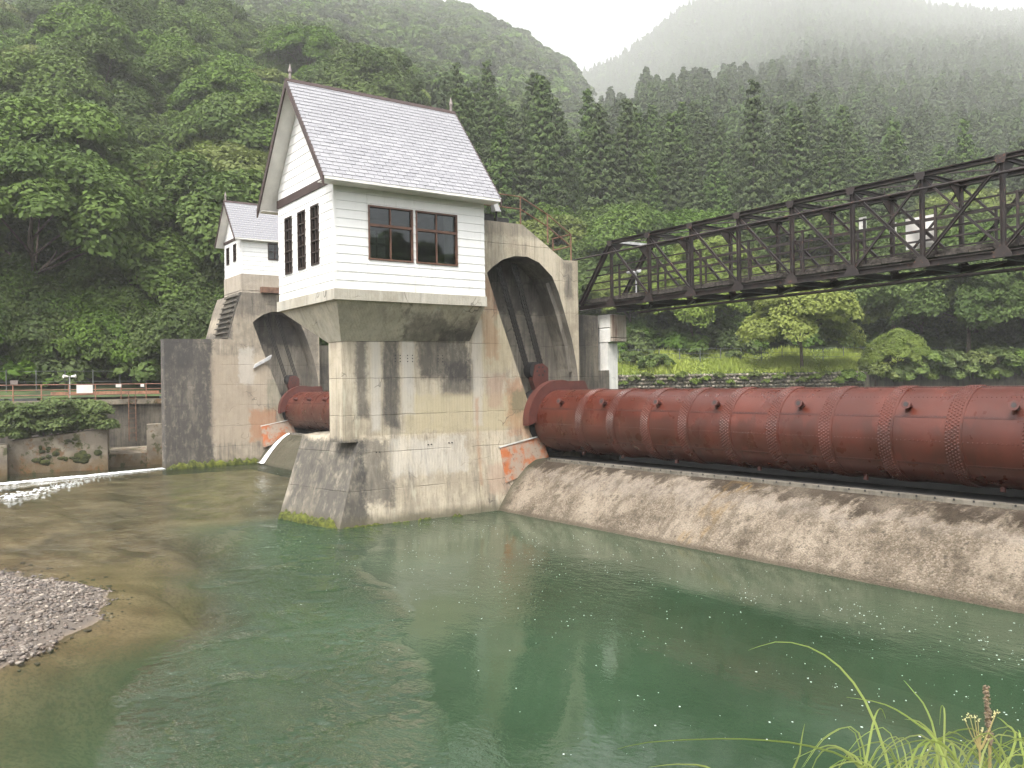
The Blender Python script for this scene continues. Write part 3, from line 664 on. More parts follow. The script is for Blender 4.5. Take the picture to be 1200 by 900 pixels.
    for side in (1, -1):
        for yy, d_ in ((ya - .03, .05), (yb - .02, .05)):
            mb = MB(); xs = xc + side * (xe - xc)
            mb.prism([(xc, zr + .01), (xs, ze + .01), (xs, ze - fw_ - .06), (xc, zr - fw_ - .06)], lambda x, z: (x, yy, z), lambda x, z: (x, yy + d_, z)); mesh_obj('rake_board', mb, M_BROWN, roof)
        mb = MB(); xs = xc + side * (xe - xc); mb.box((min(xs, xs - side * .03), ya + .03, ze - .085), (max(xs, xs - side * .03), yb - .03, ze - .005)); mesh_obj('eave_board', mb, M_WHITE if det else M_WHITE, roof)
        # boxed eave
        xi = x1 + .035 if side == 1 else x0 - .035
        mb = MB(); mb.box((min(xi, xs - side * .035), ya + .03, ze - .105), (max(xi, xs - side * .035), yb - .03, ze - .088)); mesh_obj('soffit', mb, M_WHITE, roof)
    for yy in ((ya + .14, yb - .14) if det else (ya + .1,)):
        s = cfg['fin']; fi = MB(); fi.tube((xc, yy, zr), (xc, yy, zr + .24 * s), .05 * s, 8, .045 * s); fi.tube((xc, yy, zr + .24 * s), (xc, yy, zr + .30 * s), .07 * s, 8, .06 * s); fi.tube((xc, yy, zr + .30 * s), (xc, yy, zr + .52 * s), .06 * s, 8, .004); mesh_obj('finial', fi, simple('finial_metal', (.20, .17, .16), .5), roof)
    # windows
    def window(s0, s1, w0, w1, plane, nc, nrw, fm, fwid, meet=None):
        mb = MB(); 
        def rect(a, b_, l, h, i, o_):
            P0 = [plane(a, l, i), plane(b_, l, i), plane(b_, h, i), plane(a, h, i)]; P1 = [plane(a, l, o_), plane(b_, l, o_), plane(b_, h, o_), plane(a, h, o_)]
            mb.hexa(P0, P1)
        f = fwid
        rect(s0, s0 + f, w0, w1, -.10, .045); rect(s1 - f, s1, w0, w1, -.10, .045)
        rect(s0 + f, s1 - f, w0, w0 + f, -.10, .05); rect(s0 + f, s1 - f, w1 - f, w1, -.10, .045)
        ss = [s0 + f + (s1 - s0 - 2 * f) * k / nc for k in range(nc + 1)]
        if meet: zs = [w0 + f, w0 + (w1 - w0) * meet, w1 - f]
        else: zs = [w0 + f + (w1 - w0 - 2 * f) * k / nrw for k in range(nrw + 1)]
        wdw = mesh_obj('window', mb, fm, root); mb = MB()
        for s in ss[1:-1]: rect(s - f * .4, s + f * .4, w0 + f, w1 - f, -.06, .012)
        for z in zs[1:-1]: rect(s0 + f, s1 - f, z - f * (.8 if meet else .35), z + f * (.8 if meet else .35), -.065, .03)
        if mb.v: mesh_obj('muntin', mb, fm, wdw)
        for i in range(nc):
            for j in range(len(zs) - 1):
                mb = MB(); mb.hexa([plane(ss[i], zs[j], -.045), plane(ss[i + 1], zs[j], -.045), plane(ss[i + 1], zs[j + 1], -.045), plane(ss[i], zs[j + 1], -.045)], [plane(ss[i], zs[j], -.039), plane(ss[i + 1], zs[j], -.039), plane(ss[i + 1], zs[j + 1], -.039), plane(ss[i], zs[j + 1], -.039)])
                mesh_obj('pane', mb, M_GLASS, wdw)
    for (s0, s1, w0, w1) in wl_long: window(s0, s1, w0, w1, Lp, 2, 2, M_FRAME if det else M_DARKFR, .05 if det else .06, .64 if det else None)
    for (s0, s1, w0, w1) in wl_gab: window(s0, s1, w0, w1, Gp, 1 if not det else 2, 5 if det else 3, M_DARKFR, .05)
    return root
hs_ = house(dict(name='gatehouse', label='larger white weatherboard gatehouse with steep slate roof on the nearer pier', box=(-28.75, -24.05, 10.45, 15.8, 7.3, 10.5), eave=10.5, ridge=14.17, ov=.55, og=.55, ogb=.35,
     board=.268, detail=True, belt=.26, rows=26, sw=.31, fascia=.20, fin=1.0,
     win_long=[(11.55, 13.10, 8.24, 9.92), (13.2, 14.74, 8.24, 9.92)], win_gable=[(-28.1, -27.45, 8.15, 10.06), (-26.93, -26.28, 8.17, 10.06), (-25.82, -25.17, 8.18, 10.06)], seams=[11.52, 13.15]))
# inside the gatehouse: notices and a switch cabinet
nt = thing('notice_board', 'white notices pinned up inside the gatehouse behind the left window', 'notice board', (-25.1, 12.35, 8.5))
mb = MB(); mb.box((-25.16, 12.0, 8.45), (-25.13, 12.75, 9.45)); mesh_obj('board', mb, M_INT, nt)
for i in range(2):
    for j in range(2):
        mb = MB(); mb.box((-25.125, 12.05 + i * .34, 8.52 + j * .45), (-25.12, 12.33 + i * .34, 8.9 + j * .45)); mesh_obj('sheet', mb, M_PAPER, nt)
mb = MB(); mb.box((-25.15, 12.1, 7.35), (-25.11, 12.16, 8.45)); mb.box((-25.15, 12.6, 7.35), (-25.11, 12.66, 8.45)); mesh_obj('stand', mb, M_INT, nt)
cu = MB()
for i in range(7): cu.tube((-24.3, 14.42 + i * .045, 8.2), (-24.3, 14.42 + i * .045, 9.9), .03, 6)
tag(mesh_obj('curtain', cu, M_PAPER), 'pale curtain gathered inside the right window of the gatehouse', 'curtain')

house(dict(name='small_gatehouse', label='smaller white weatherboard gatehouse on the far pier, half hidden by the nearer house', box=(-53.35, -50.05, 15.95, 20.3, 11.1, 13.2), eave=13.15, ridge=15.6, ov=.3, og=.5, ogb=.4,
     board=.26, detail=False, belt=.16, rows=16, sw=.32, fascia=.12, fin=1.1, win_long=[(17.5, 18.4, 12.0, 13.0)], win_gable=[(-52.9, -52.35, 11.9, 12.95), (-51.55, -51.0, 11.95, 13.0)], seams=[]))

# ------------------------------------------------------------------ far pier
fp = thing('far_pier', 'dark streaked concrete pier standing in the river under the smaller white house', 'pier', (-52.5, 16, 0))
OUT2 = [(11.55, -1.5), (11.55, 7.2), (15.1, 7.25), (15.25, 7.7), (15.62, 9.1), (15.95, 10.0), (18.8, 10.0), (20.62, 9.0), (20.62, -1.5)]
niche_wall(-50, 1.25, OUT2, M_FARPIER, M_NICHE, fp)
GW = [(11.55, -1.5), (11.55, 7.2), (15.1, 7.25), (15.1, -1.5)]
mb = MB(); mb.prism(GW, lambda y, z: (-50.006, y, z), lambda y, z: (-50.8, y, z)); mesh_obj('guide_wall', mb, M_FARPIER, fp)
TW = [(15.1, -1.5), (15.1, 7.25), (15.25, 7.7), (15.62, 9.1), (15.95, 10.0), (18.8, 10.0), (20.62, 9.0), (20.62, -1.5)]
mb = MB(); n = len(TW); mb.add([(-50, y, z) for y, z in TW] + [(-55, y, z) for y, z in TW], [(k, (k + 1) % n, n + (k + 1) % n, n + k) for k in range(n)] + [tuple(range(n, 2 * n))]); mesh_obj('gate_tower', mb, M_FARPIER, fp)
mb = MB(); mb.prism([(15.0, 7.3), (15.15, 7.72), (15.52, 9.15), (15.85, 10.03), (15.94, 10.0), (15.61, 9.1), (15.24, 7.7), (15.1, 7.28)], lambda y, z: (-50.1, y, z), lambda y, z: (-52.6, y, z)); mesh_obj('stair_slab', mb, M_DARKCON, fp)
mb = MB(); mb.box((-53.4, 15.9, 10.002), (-50.02, 20.2, 11.1)); mesh_obj('house_plinth', mb, concrete('plinth_concrete', (.42, .37, .31), (.30, .26, .21), [], .3, .0, 5.1, False), fp)
mb = MB(); mb.box((-50.05, 17.0, 10.02), (-49.7, 18.1, 10.35)); mesh_obj('rusty_box', mb, M_RUSTRAIL, fp)
plate(-50, fp)
mb = MB(); mb.prism([(16.5, 5.55), (16.6, 5.8), (17.6, 6.35), (17.5, 6.1)], lambda y, z: (-50.1, y, z), lambda y, z: (-49.86, y, z)); mesh_obj('ledge', mb, M_GREY, fp)
moss(fp, (-50, 11.55, 0), (-50, 17.2, 0), .35, .15, 40, 6)
for i in range(9):
    mb = MB(); y = 15.02 + i * .1; z = 7.3 + i * .31; mb.box((-52.5, y - .2, z), (-50.12, y + .0, z + .07)); mesh_obj('step', mb, M_DARKCON, fp)
mb = MB(); mb.box((-55, 20.6, -1.5), (-50.55, 22.05, 7.0)); mesh_obj('upstream_wall', mb, M_DARKCON, fp)

# bridge supports
for (x, lab, cat) in ((-25, 'pale concrete bridge support with rust streaks beside the nearer pier', 0), (-50, 'pale concrete bridge support beside the far pier, seen past the gatehouse corbel', 1)):
    th = thing('bridge_support', lab, 'bridge support', (x - .5, 23, 0))
    mb = MB(); mb.box((x - 2.6, 22.25, -1), (x - .22, 22.75, 5.95)); mesh_obj('column', mb, M_WHITECON, th)
    mb = MB(); mb.box((x - 2.6, 22.23, 5.952), (x - .06, 23.0, 7.02)); mesh_obj('cap', mb, M_WHITECON, th)
    for i in range(5):
        mb = MB(); mb.box((x - .058, 22.25 + i * .15, 5.97), (x + .06, 22.38 + i * .15, 7.0)); mesh_obj('bearing_block', mb, concrete('rusty_block%d' % i, (.42, .38, .33), (.26, .20, .15), [], .8, .0, 3.1, False, (.12, .05, .03)) if i == 0 and x == -25 else bpy.data.materials['rusty_block0'], th)
    mb = MB(); mb.box((x - .9, 22.05, 2.0), (x - .16, 22.249, 4.85)); mesh_obj('buttress', mb, M_DARKCON, th)

# right abutment outside the frame
ab = thing('abutment', 'plain concrete abutment at the near end of the roller gate', 'abutment', (-3, 19, 0))
mb = MB(); mb.box((-4.4, 15.6, -1.5), (6, 21, 9)); mesh_obj('block', mb, M_PIER, ab)

# ------------------------------------------------------------------ weir sills
def weir(xa, xb, label):
    th = thing('weir', label, 'weir', ((xa + xb) / 2, 17.5, 0))
    prof = []
    for k in range(31):
        s = k / 30
        y = 15.4 + s * 3.1
        if y < 16.6: z = -1.6 + (y - 15.4) / 1.2 * 1.6
        else: q_ = (y - 16.6) / 1.9; z = 1.66 * (1 - (1 - q_) ** 1.55)
        prof.append((y, z))
    prof += [(19.2, 1.7), (20.6, 1.6)]
    nx_ = int(abs(xb - xa) / .14); V = []; F = []
    r2 = np.random.RandomState(5); jit = r2.randn(nx_ + 1, len(prof)) * .016
    for s_ in range(2): jit[1:-1] = (jit[:-2] + jit[1:-1] * 2 + jit[2:]) / 4 + r2.randn(nx_ - 1, len(prof)) * .006
    for i in range(nx_ + 1):
        x = xa + (xb - xa) * i / nx_
        for j, (y, z) in enumerate(prof): V.append((x, y, z + (jit[i, j] if 8 < j < 29 else 0)))
    n = len(prof)
    for i in range(nx_):
        for j in range(n - 1): k = i * n + j; F.append((k, k + 1, k + n + 1, k + n))
    mb = MB(); mb.add(V, F); mesh_obj('spillway_face', mb, M_WEIR, th, smooth=True, fixn=True)
    mb = MB(); mb.box((xa + .9, 18.36, 1.5), (xb, 18.62, 1.72)); sl = mesh_obj('sill_beam', mb, concrete('sill_concrete', (.20, .18, .15), (.10, .09, .07), [], .8, 0, 5.3, False), th)
    k = int((xb - xa - 1) / .42); bm_ = MB(); bm_.box((0, 0, 0), (.05, .03, .06))
    mb = MB()
    for i in range(k): x = xa + 1 + i * .42; mb.box((x, 18.345, 1.69), (x + .04, 18.358, 1.735))
    mesh_obj('bolts', mb, M_BLACK, sl, kind='stuff')
    mb = MB(); mb.box((xa + .5, 18.63, 1.5), (xb, 19.6, 1.72)); mesh_obj('gate_gap_shade', mb, M_BLACK, th)  # black strip, paints the shade in the gap under the gate
    return th
w1 = weir(-25, -4.4, 'rough pinkish concrete weir sloping from under the roller gate into the pool')
w2 = weir(-50, -30, 'small visible strip of brown weir beside the far pier')
mb = MB()
for i in range(6): pass
# ------------------------------------------------------------------ roller gates
def roller_gate(xa, xb, label, rivets, bands):
    AY, AZ, RR = 19.4, 3.03, 1.11; th = thing('roller_gate', label, 'roller gate', ((xa + xb) / 2, AY, AZ - RR))
    NS = 48
    def ring(x, r, ns=NS): return [(x, AY + r * math.cos(k * math.tau / ns), AZ + r * math.sin(k * math.tau / ns)) for k in range(ns)]
    def drum(name, a, b_, r, mat, parent, kind=None, cap=False):
        mb = MB(); mb.add(ring(a, r) + ring(b_, r), [(k, (k + 1) % NS, NS + (k + 1) % NS, NS + k) for k in range(NS)] + ([tuple(range(NS)), tuple(range(NS, 2 * NS))] if cap else []))
        return mesh_obj(name, mb, mat, parent, smooth=not cap, fixn=True, kind=kind)
    edges = [xa] + bands + [xb]
    rv = MB()
    dome = lambda n, c, r: None
    for i in range(len(edges) - 1):
        a, b_ = edges[i], edges[i + 1]
        r = RR + (.0 if i % 2 else .0)
        sec = drum('barrel_section', a, b_, r, M_GATE, th)
        if i > 0:                       # butt strap ring over the joint
            st = drum('strap_ring', a - .30, a + .07, RR + .013, M_GATE, th)
            mb = MB()
            for xx in (a - .30, a + .07): mb.add(ring(xx, RR - .01) + ring(xx, RR + .013), [(k, (k + 1) % NS, NS + (k + 1) % NS, NS + k) for k in range(NS)])
            mesh_obj('strap_edge', mb, M_GATE, st)
    def rivet(x, an, r=.017, h=.014, rad=RR):
        c_, s_ = math.cos(an), math.sin(an); N_ = Vector((0, c_, s_)); T = Vector((0, -s_, c_)); Xv = Vector((1, 0, 0)); o_ = Vector((x, AY, AZ)) + N_ * rad
        vs = [o_ + (Xv * math.cos(k * math.tau / 6) + T * math.sin(k * math.tau / 6)) * r for k in range(6)] + [o_ + N_ * h]
        rv.add(vs, [(k, (k + 1) % 6, 6) for k in range(6)])
    if rivets:
        lo, hi = math.radians(85), math.radians(285)
        for bx_ in bands:
            for c_ in range(5):
                m_ = 50
                for k in range(m_): rivet(bx_ - .27 + c_ * .065, lo + (hi - lo) * (k + (.5 if c_ % 2 else 0)) / m_, r=.027, h=.024, rad=RR + .012)
        for an in (100, 128, 156, 184, 212, 240):
            x = xa + .5
            while x < xb: rivet(x, math.radians(an), .017, .018); x += .10
        mesh_obj('rivets', rv, M_GATE, th, kind='stuff')
    # longitudinal lap seams
    for an in (100, 156, 212):
        c_, s_ = math.cos(R(an)), math.sin(R(an)); mb = MB(); p0 = Vector((0, AY + c_ * (RR + .002), AZ + s_ * (RR + .002)))
        mb.bar((xa + .3, p0.y, p0.z), (xb, p0.y, p0.z), .05, .010, (0, c_, s_)); mesh_obj('lap_seam', mb, M_SEAM, th)
    return th, ring, drum, (AY, AZ, RR)
bands = [-22.15 + 1.575 * k for k in range(12)]
g1, ring, drum, (AY, AZ, RR) = roller_gate(-24.75, -4.5, 'long rust red riveted roller gate spanning the near opening above the weir', True, bands)
def gate_end(th, x, hx):
    # toothed end disc: a wide rim on the upper downstream side with a squared upstream shoulder
    poly = []
    for k in range(0, 25):
        an = R(186 - k * 4.6); poly.append((AY + 1.46 * math.cos(an), AZ + 1.46 * math.sin(an)))
    poly += [(20.55, 4.46), (20.75, 4.05), (20.6, 3.0)]
    poly += [(AY + 1.0 * math.cos(R(a)), AZ + 1.0 * math.sin(R(a))) for a in range(0, 191, 12)]
    mb = MB(); mb.prism(poly, lambda y, z: (x, y, z), lambda y, z: (x + .34, y, z)); mesh_obj('end_rim', mb, M_FLANGE, th)
    mb = MB(); NS = 40; mb.tube((x - .9, AY, AZ), (x + .02, AY, AZ), 1.2, NS); mesh_obj('end_disc', mb, M_BLACK, th)
gate_end(g1, -24.95, 0)
hook_x = [-23.35, -21.1, -18.65, -16.35, -13.6, -10.75, -8.45]
for x in hook_x:
    an = R(143); c_, s_ = math.cos(an), math.sin(an); N_ = Vector((0, c_, s_)); o_ = Vector((x, AY, AZ)) + N_ * RR
    mb = MB(); mb.box((x - .09, o_.y - .03, o_.z - .12), (x + .09, o_.y + .06, o_.z + .0)); 
    mb.tube(o_ + Vector((0, .0, .0)), o_ + Vector((.04, -.24, .06)), .06, 12, .105); mb.tube(o_ + Vector((-.04, -.05, -.12)), o_ + Vector((.0, -.12, .02)), .05, 8, .04)
    h_ = mesh_obj('hook_lug', mb, M_FLANGE, g1)
    mb = MB(); mb.tube(o_ + Vector((.04, -.238, .06)), o_ + Vector((.041, -.245, .062)), .055, 12); mesh_obj('bore', mb, M_BLACK, h_)
for x in (-22.9, -20.9, -18.5, -15.4, -12.2, -9.0):
    mb = MB(); mb.tube((x, AY - .35, AZ - 1.03), (x, AY - .38, AZ - 1.15), .06, 8); mesh_obj('drain_stub', mb, M_FLANGE, g1)
g2, _, _, _ = roller_gate(-49.75, -30.2, 'far rust red roller gate between the far pier and the nearer pier', False, [-49.75 + 2.6 + 1.575 * k for k in range(9)])
gate_end(g2, -49.95, 0)
for x in (-48.3, -46.2, -44.0):
    an = R(143); o_ = Vector((x, AY, AZ)) + Vector((0, math.cos(an), math.sin(an))) * RR; mb = MB(); mb.tube(o_, o_ + Vector((0, -.24, .05)), .09, 8); mb.box((x - .1, o_.y - .04, o_.z - .14), (x + .1, o_.y + .06, o_.z)); mesh_obj('hook_lug', mb, M_FLANGE, g2)
# hoist ropes and sheave of each gate
def hoist(x, label, sl):
    th = thing('hoist_chain', label, 'hoist chain', (x - .9, 18.5, 5))
    for (a, b_) in (((17.55, 8.67), (18.75, 5.0)), ((18.23, 8.80), (19.42, 5.0))):
        for k in range(-1, 2):
            mb = MB(); dx = k * .085
            A = Vector((x - .78, a[0] + dx, a[1])); B = Vector((x - .78, b_[0] + dx, b_[1]))
            mb.tube(A, B, .03, 6); mesh_obj('chain_strand', mb, M_CABLE, th)
            if sl:
                d = (B - A).normalized(); L_ = (B - A).length; mb = MB()
                for i in range(int(L_ / .16)): mb.bar(A + d * i * .16, A + d * (i * .16 + .1), .075, .05, (1, 0, 0))
                mesh_obj('chain_link', mb, M_CABLE, th, kind='stuff')
    mb = MB(); mb.prism([(18.78, 4.5), (18.9, 5.06), (19.25, 5.12), (19.5, 4.95), (19.5, 4.2), (19.2, 3.8), (19.0, 3.9)], lambda y, z: (x - .72, y, z), lambda y, z: (x - .46, y, z)); lk_ = mesh_obj('sheave_link', mb, M_FLANGE, th)
    for k in range(6):
        an = k * math.tau / 6; mb = MB(); mb.tube((x - .47, 19.16 + .17 * math.cos(an), 4.83 + .17 * math.sin(an)), (x - .452, 19.16 + .17 * math.cos(an), 4.83 + .17 * math.sin(an)), .04, 8); mesh_obj('hole', mb, M_BLACK, lk_)
    mb = MB(); mb.tube((x - .9, 19.0, 4.86), (x - .5, 19.0, 4.86), .32, 20); mesh_obj('sheave', mb, M_BLACK, th)
hoist(-25, 'greasy black hoist chains hanging in the niche of the nearer pier', True)
hoist(-50, 'black hoist chains hanging in the niche of the far pier', False)

# ------------------------------------------------------------------ truss bridge
BR = thing('truss_bridge', 'dark rusty steel truss footbridge running from the nearer pier across the river', 'bridge', (-26, 23, 7))
PX = [-24.65 + 2.05 * k for k in range(0, 12)]; ZB, ZT = 7.38, 9.72; XE = PX[-1]
for iy, y in enumerate((22.0, 24.0)):
    mb = MB(); mb.ibeam((-26.6, y, ZB - .02), (XE, y, ZB - .02), .16, .17); mesh_obj('bottom_chord', mb, M_STEEL, BR)
    mb = MB(); mb.ibeam((PX[0] - .1, y, ZT), (XE, y, ZT), .20, .13); mesh_obj('top_chord', mb, M_STEEL, BR)
    mb = MB(); mb.ibeam((-26.5, y, ZB + .1), (PX[0] - .05, y, ZT - .03), .14, .17); mesh_obj('end_post', mb, M_STEEL, BR)
    for k, x in enumerate(PX):
        zt_ = ZT - .09
        mb = MB(); mb.ibeam((x, y, ZB + .13), (x, y, zt_), .10, .11 if k else .09, .018, (1, 0, 0)); mesh_obj('post', mb, M_STEEL, BR)
        s = -1 if iy == 0 else 1
        gs = MB(); yo = y - .09 if iy == 0 else y + .09
        gs.prism([(x - .26, ZB - .11), (x + .26, ZB - .11), (x + .20, ZB + .04), (x + .07, ZB + .20), (x - .07, ZB + .20), (x - .20, ZB + .04)], lambda a, z: (a, yo - .008, z), lambda a, z: (a, yo + .008, z)); mesh_obj('gusset', gs, M_STEEL, BR)
        gs = MB(); gs.prism([(x - .15, ZT + .05), (x + .15, ZT + .05), (x + .10, ZT - .14), (x - .10, ZT - .14)], lambda a, z: (a, yo - .008, z), lambda a, z: (a, yo + .008, z)); mesh_obj('gusset', gs, M_STEEL, BR)
        if k < len(PX) - 1:
            xn = PX[k + 1]
            if k == 0: A, B = (x, y, ZT - .1), (xn, y, ZB + .1)
            elif k < 6: A, B = (x, y, ZT - .08), (xn, y, ZB + .1)
            else: A, B = (xn, y, ZT - .08), (x, y, ZB + .1)
            mb = MB(); mb.ibeam(A, B, .07, .085, .014); mesh_obj('diagonal', mb, M_STEEL, BR)
            if k in (5, 6): mb = MB(); mb.bar((A[0], y + .05, B[2]), (B[0], y + .05, A[2]), .05, .06); mesh_obj('diagonal', mb, M_STEEL, BR)
    # handrails along the inside of each truss
    yi = y + (.14 if iy == 0 else -.14)
    for hh in (.42, .70, .98, 1.26):
        mb = MB(); mb.bar((-26.3, yi, ZB + .2 + hh), (XE, yi, ZB + .2 + hh), .04, .045); mesh_obj('handrail', mb, M_STEEL, BR)
    for k in range(len(PX) - 1):
        x = PX[k] + (.28 if iy == 0 else 1.0); mb = MB(); mb.bar((x, yi, ZB + .2), (x, yi, ZB + 1.5), .06, .06); mesh_obj('rail_post', mb, M_STEEL, BR)
for k, x in enumerate(PX):
    mb = MB(); mb.ibeam((x, 22.1, ZB - .06), (x, 23.9, ZB - .06), .12, .16); mesh_obj('floor_beam', mb, M_STEEL, BR)
    mb = MB(); mb.ibeam((x, 22.1, ZT), (x, 23.9, ZT), .10, .12); 
    mesh_obj('sway_strut', mb, M_STEEL, BR)
    for yy, s in ((22.1, 1), (23.9, -1)):
        mb = MB(); mb.prism([(yy, ZT - .07), (yy + s * .5, ZT - .07), (yy, ZT - .5)], lambda y_, z: (x - .012, y_, z), lambda y_, z: (x + .012, y_, z)); mesh_obj('knee_plate', mb, M_STEEL, BR)
    if k < len(PX) - 1:
        mb = MB(); mb.bar((x, 22.1, ZT + .03), (PX[k + 1], 23.9, ZT + .03), .05, .04); mesh_obj('lateral_brace', mb, M_STEEL, BR)
        mb = MB(); mb.bar((x, 23.9, ZB - .2), (PX[k + 1], 22.1, ZB - .2), .06, .05); mesh_obj('lateral_brace', mb, M_STEEL, BR)
mb = MB(); mb.prism([(22.55, ZT + .1), (23.45, ZT + .1), (23.9, ZT + .1), (23.9, ZT + .0), (22.1, ZT + .0), (22.1, ZT + .1)], lambda y_, z: (PX[0] - .06, y_, z), lambda y_, z: (PX[0] + .06, y_, z)); mesh_obj('portal_strut', mb, M_GREY, BR)
xx = -26.5
while xx < XE:          # deck planks laid across
    mb = MB(); dz = rng.uniform(0, .02); mb.box((xx, 22.12, ZB + .14 + dz), (xx + .285, 23.88, ZB + .20 + dz)); mesh_obj('deck_plank', mb, M_DECK, BR); xx += .30
for yy in (22.24, 23.76):
    mb = MB(); mb.bar((-26.4, yy, ZB + .27), (XE, yy, ZB + .27), .12, .10); mesh_obj('kerb_timber', mb, M_DECK, BR)
mb = MB(); mb.tube((-26.9, 21.84, 9.30), (XE, 21.84, 9.33), .035, 8); mesh_obj('conduit', mb, M_STEEL, BR)
mb = MB(); mb.tube((-23.6, 22.35, 6.98), (XE, 22.35, 6.98), .045, 8); mesh_obj('service_pipe', mb, M_STEEL, BR)
# signs hung on the bridge's far handrail (seen from behind: blank white backs)
def bsign(x0_, x1_, z0_, z1_, lab):
    th = thing('sign_panel', lab, 'sign', ((x0_ + x1_) / 2, 24.2, z0_)); mb = MB(); mb.box((x0_, 24.2, z0_), (x1_, 24.23, z1_)); pn = mesh_obj('panel', mb, M_WHITE, th)
    mb = MB(); mb.bar((x0_ + .1, 24.18, z0_ + .1), (x1_ - .1, 24.18, z0_ + .1), .03, .03); mesh_obj('batten', mb, M_WHITE, th); return th
bsign(-14.1, -13.16, 8.14, 9.06, 'large blank white sign panel hung on the far side of the bridge')
bsign(-15.62, -15.38, 9.0, 9.36, 'small narrow white plate on the far side of the bridge')
sg = bsign(-14.62, -14.40, 8.72, 9.02, 'small white plate with a yellow spot on the far side of the bridge')
mb = MB(); mb.prism([(-14.57, 8.84), (-14.50, 8.96), (-14.43, 8.84)], lambda x, z: (x, 24.19, z), lambda x, z: (x, 24.198, z)); mesh_obj('yellow_mark', mb, simple('sign_yellow', (.7, .42, .03), .5), sg)
# lamp on the bridge approach
lp = thing('camera_post', 'slim post with twin pale horns standing on the bridge deck at the pier end', 'post', (-25.0, 23.6, 7.6))
mb = MB(); mb.tube((-25.0, 23.6, 7.5), (-25.0, 23.6, 8.75), .03, 8); mesh_obj('pole', mb, M_GREY, lp)
for s in (-1, 1): mb = MB(); mb.tube((-25.0 + s * .06, 23.6, 8.72), (-25.0 + s * .34, 23.45, 8.76), .05, 10, .09); mesh_obj('horn', mb, M_GREY, lp)
# cable across from pier corner is the conduit above

# ------------------------------------------------------------------ leaves and trees
def leaf_mat(name, dark, light, trans=.25):
    t = NT(name); tn = t.n('ShaderNodeAttribute', attribute_name='tint').outputs['Fac']; rd = t.rnd()
    f = t.m2('ADD', t.m2('MULTIPLY', tn, .6), t.m2('MULTIPLY', rd, .4), clamp=True)
    c = t.mix(f, dark, light)
    hsv = t.n('ShaderNodeHueSaturation', {'Hue': t.m2('ADD', .485, t.m2('MULTIPLY', rd, .03)), 'Saturation': t.m2('ADD', .85, t.m2('MULTIPLY', rd, .25)), 'Value': 1., 'Color': c}).outputs[0]
    b1 = t.n('ShaderNodeBsdfPrincipled', {'Base Color': hsv, 'Roughness': .6, 'Specular IOR Level': .12})
    b2 = t.n('ShaderNodeBsdfTranslucent', {'Color': hsv})
    t.surf(t.n('ShaderNodeMixShader', {0: trans, 1: b1, 2: b2}).outputs[0]); return t.m
L_BROAD = leaf_mat('broadleaf_leaves', (.026, .058, .014), (.145, .212, .046))
L_LIGHT = leaf_mat('pale_green_leaves', (.085, .125, .03), (.205, .25, .06), .3)
L_CEDAR = leaf_mat('cedar_needles', (.026, .054, .020), (.125, .172, .054), .2)
L_BUSH = leaf_mat('shrub_leaves', (.05, .095, .024), (.17, .225, .06), .3)
M_BARK = simple('bark', (.075, .058, .045), .9, .4, 6, bump=.6)

def leaf_quads(C, Nrm, size, asp=1.7):
    """rhombic leaves: centres C, normals Nrm (n,3)"""
    n = len(C); Nrm = Nrm / np.linalg.norm(Nrm, axis=1, keepdims=True)
    a = np.cross(Nrm, nr.randn(n, 3)); a /= np.maximum(np.linalg.norm(a, axis=1, keepdims=True), 1e-6); b_ = np.cross(Nrm, a)
    s = np.asarray(size)[:, None]
    V = np.stack([C - a * s * asp / 2, C + b_ * s / 2 - a * s * .1, C + a * s * asp / 2 - Nrm * s * .25, C - b_ * s / 2 - a * s * .1], 1).reshape(-1, 3)
    return V, np.arange(n * 4).reshape(-1, 4)
def rdirs(n, zmin=-1.):
    z = nr.uniform(zmin, 1, n); a = nr.uniform(0, math.tau, n); r = np.sqrt(1 - z * z); return np.stack([r * np.cos(a), r * np.sin(a), z], -1)
def crown_broad(R_, H_, z0, nclump, nleaf, lsz, flat=.5, seed=0, mat=None):
    nr.seed(seed); Cs = []; Ns = []; Ts = []
    d = rdirs(nclump, -.35); rad = (.5 + .5 * nr.rand(nclump) ** .5)[:, None]
    cc = d * rad * np.array([R_, R_, H_ / 2]); cc[:, 2] += z0 + H_ / 2
    tmp = nr.rand(nclump)
    for i in range(nclump):
        rc = R_ * (.15 + .30 * nr.rand() ** 1.4); k = int(nleaf * (.35 + 1.5 * (rc / R_ / .44) ** 2))
        dd = rdirs(k, -.45); rr = (.62 + .42 * nr.rand(k) ** .6)[:, None]
        out = d[i] * np.array([1, 1, .5]); tilt = out[:2] * -.55 + nr.randn(2) * .18
        off = dd * rr * np.array([rc * nr.uniform(.8, 1.3), rc * nr.uniform(.8, 1.3), rc * (flat + nr.uniform(-.1, .3))])
        off[:, 2] += (off[:, :2] @ tilt) * .9
        Cs.append(cc[i] + off)
        Ns.append(dd * .75 + np.array([0, 0, .5]) + d[i] * .3 + nr.randn(k, 3) * .42)
        Ts.append(np.clip(tmp[i] * .6 + .4 * nr.rand(k), 0, 1))
    C_ = np.concatenate(Cs); N_ = np.concatenate(Ns); T_ = np.concatenate(Ts)
    V, F = leaf_quads(C_, N_, lsz * (.6 + .8 * nr.rand(len(C_))))
    return np_mesh('crown', V, F, [mat or L_BROAD], T_), cc
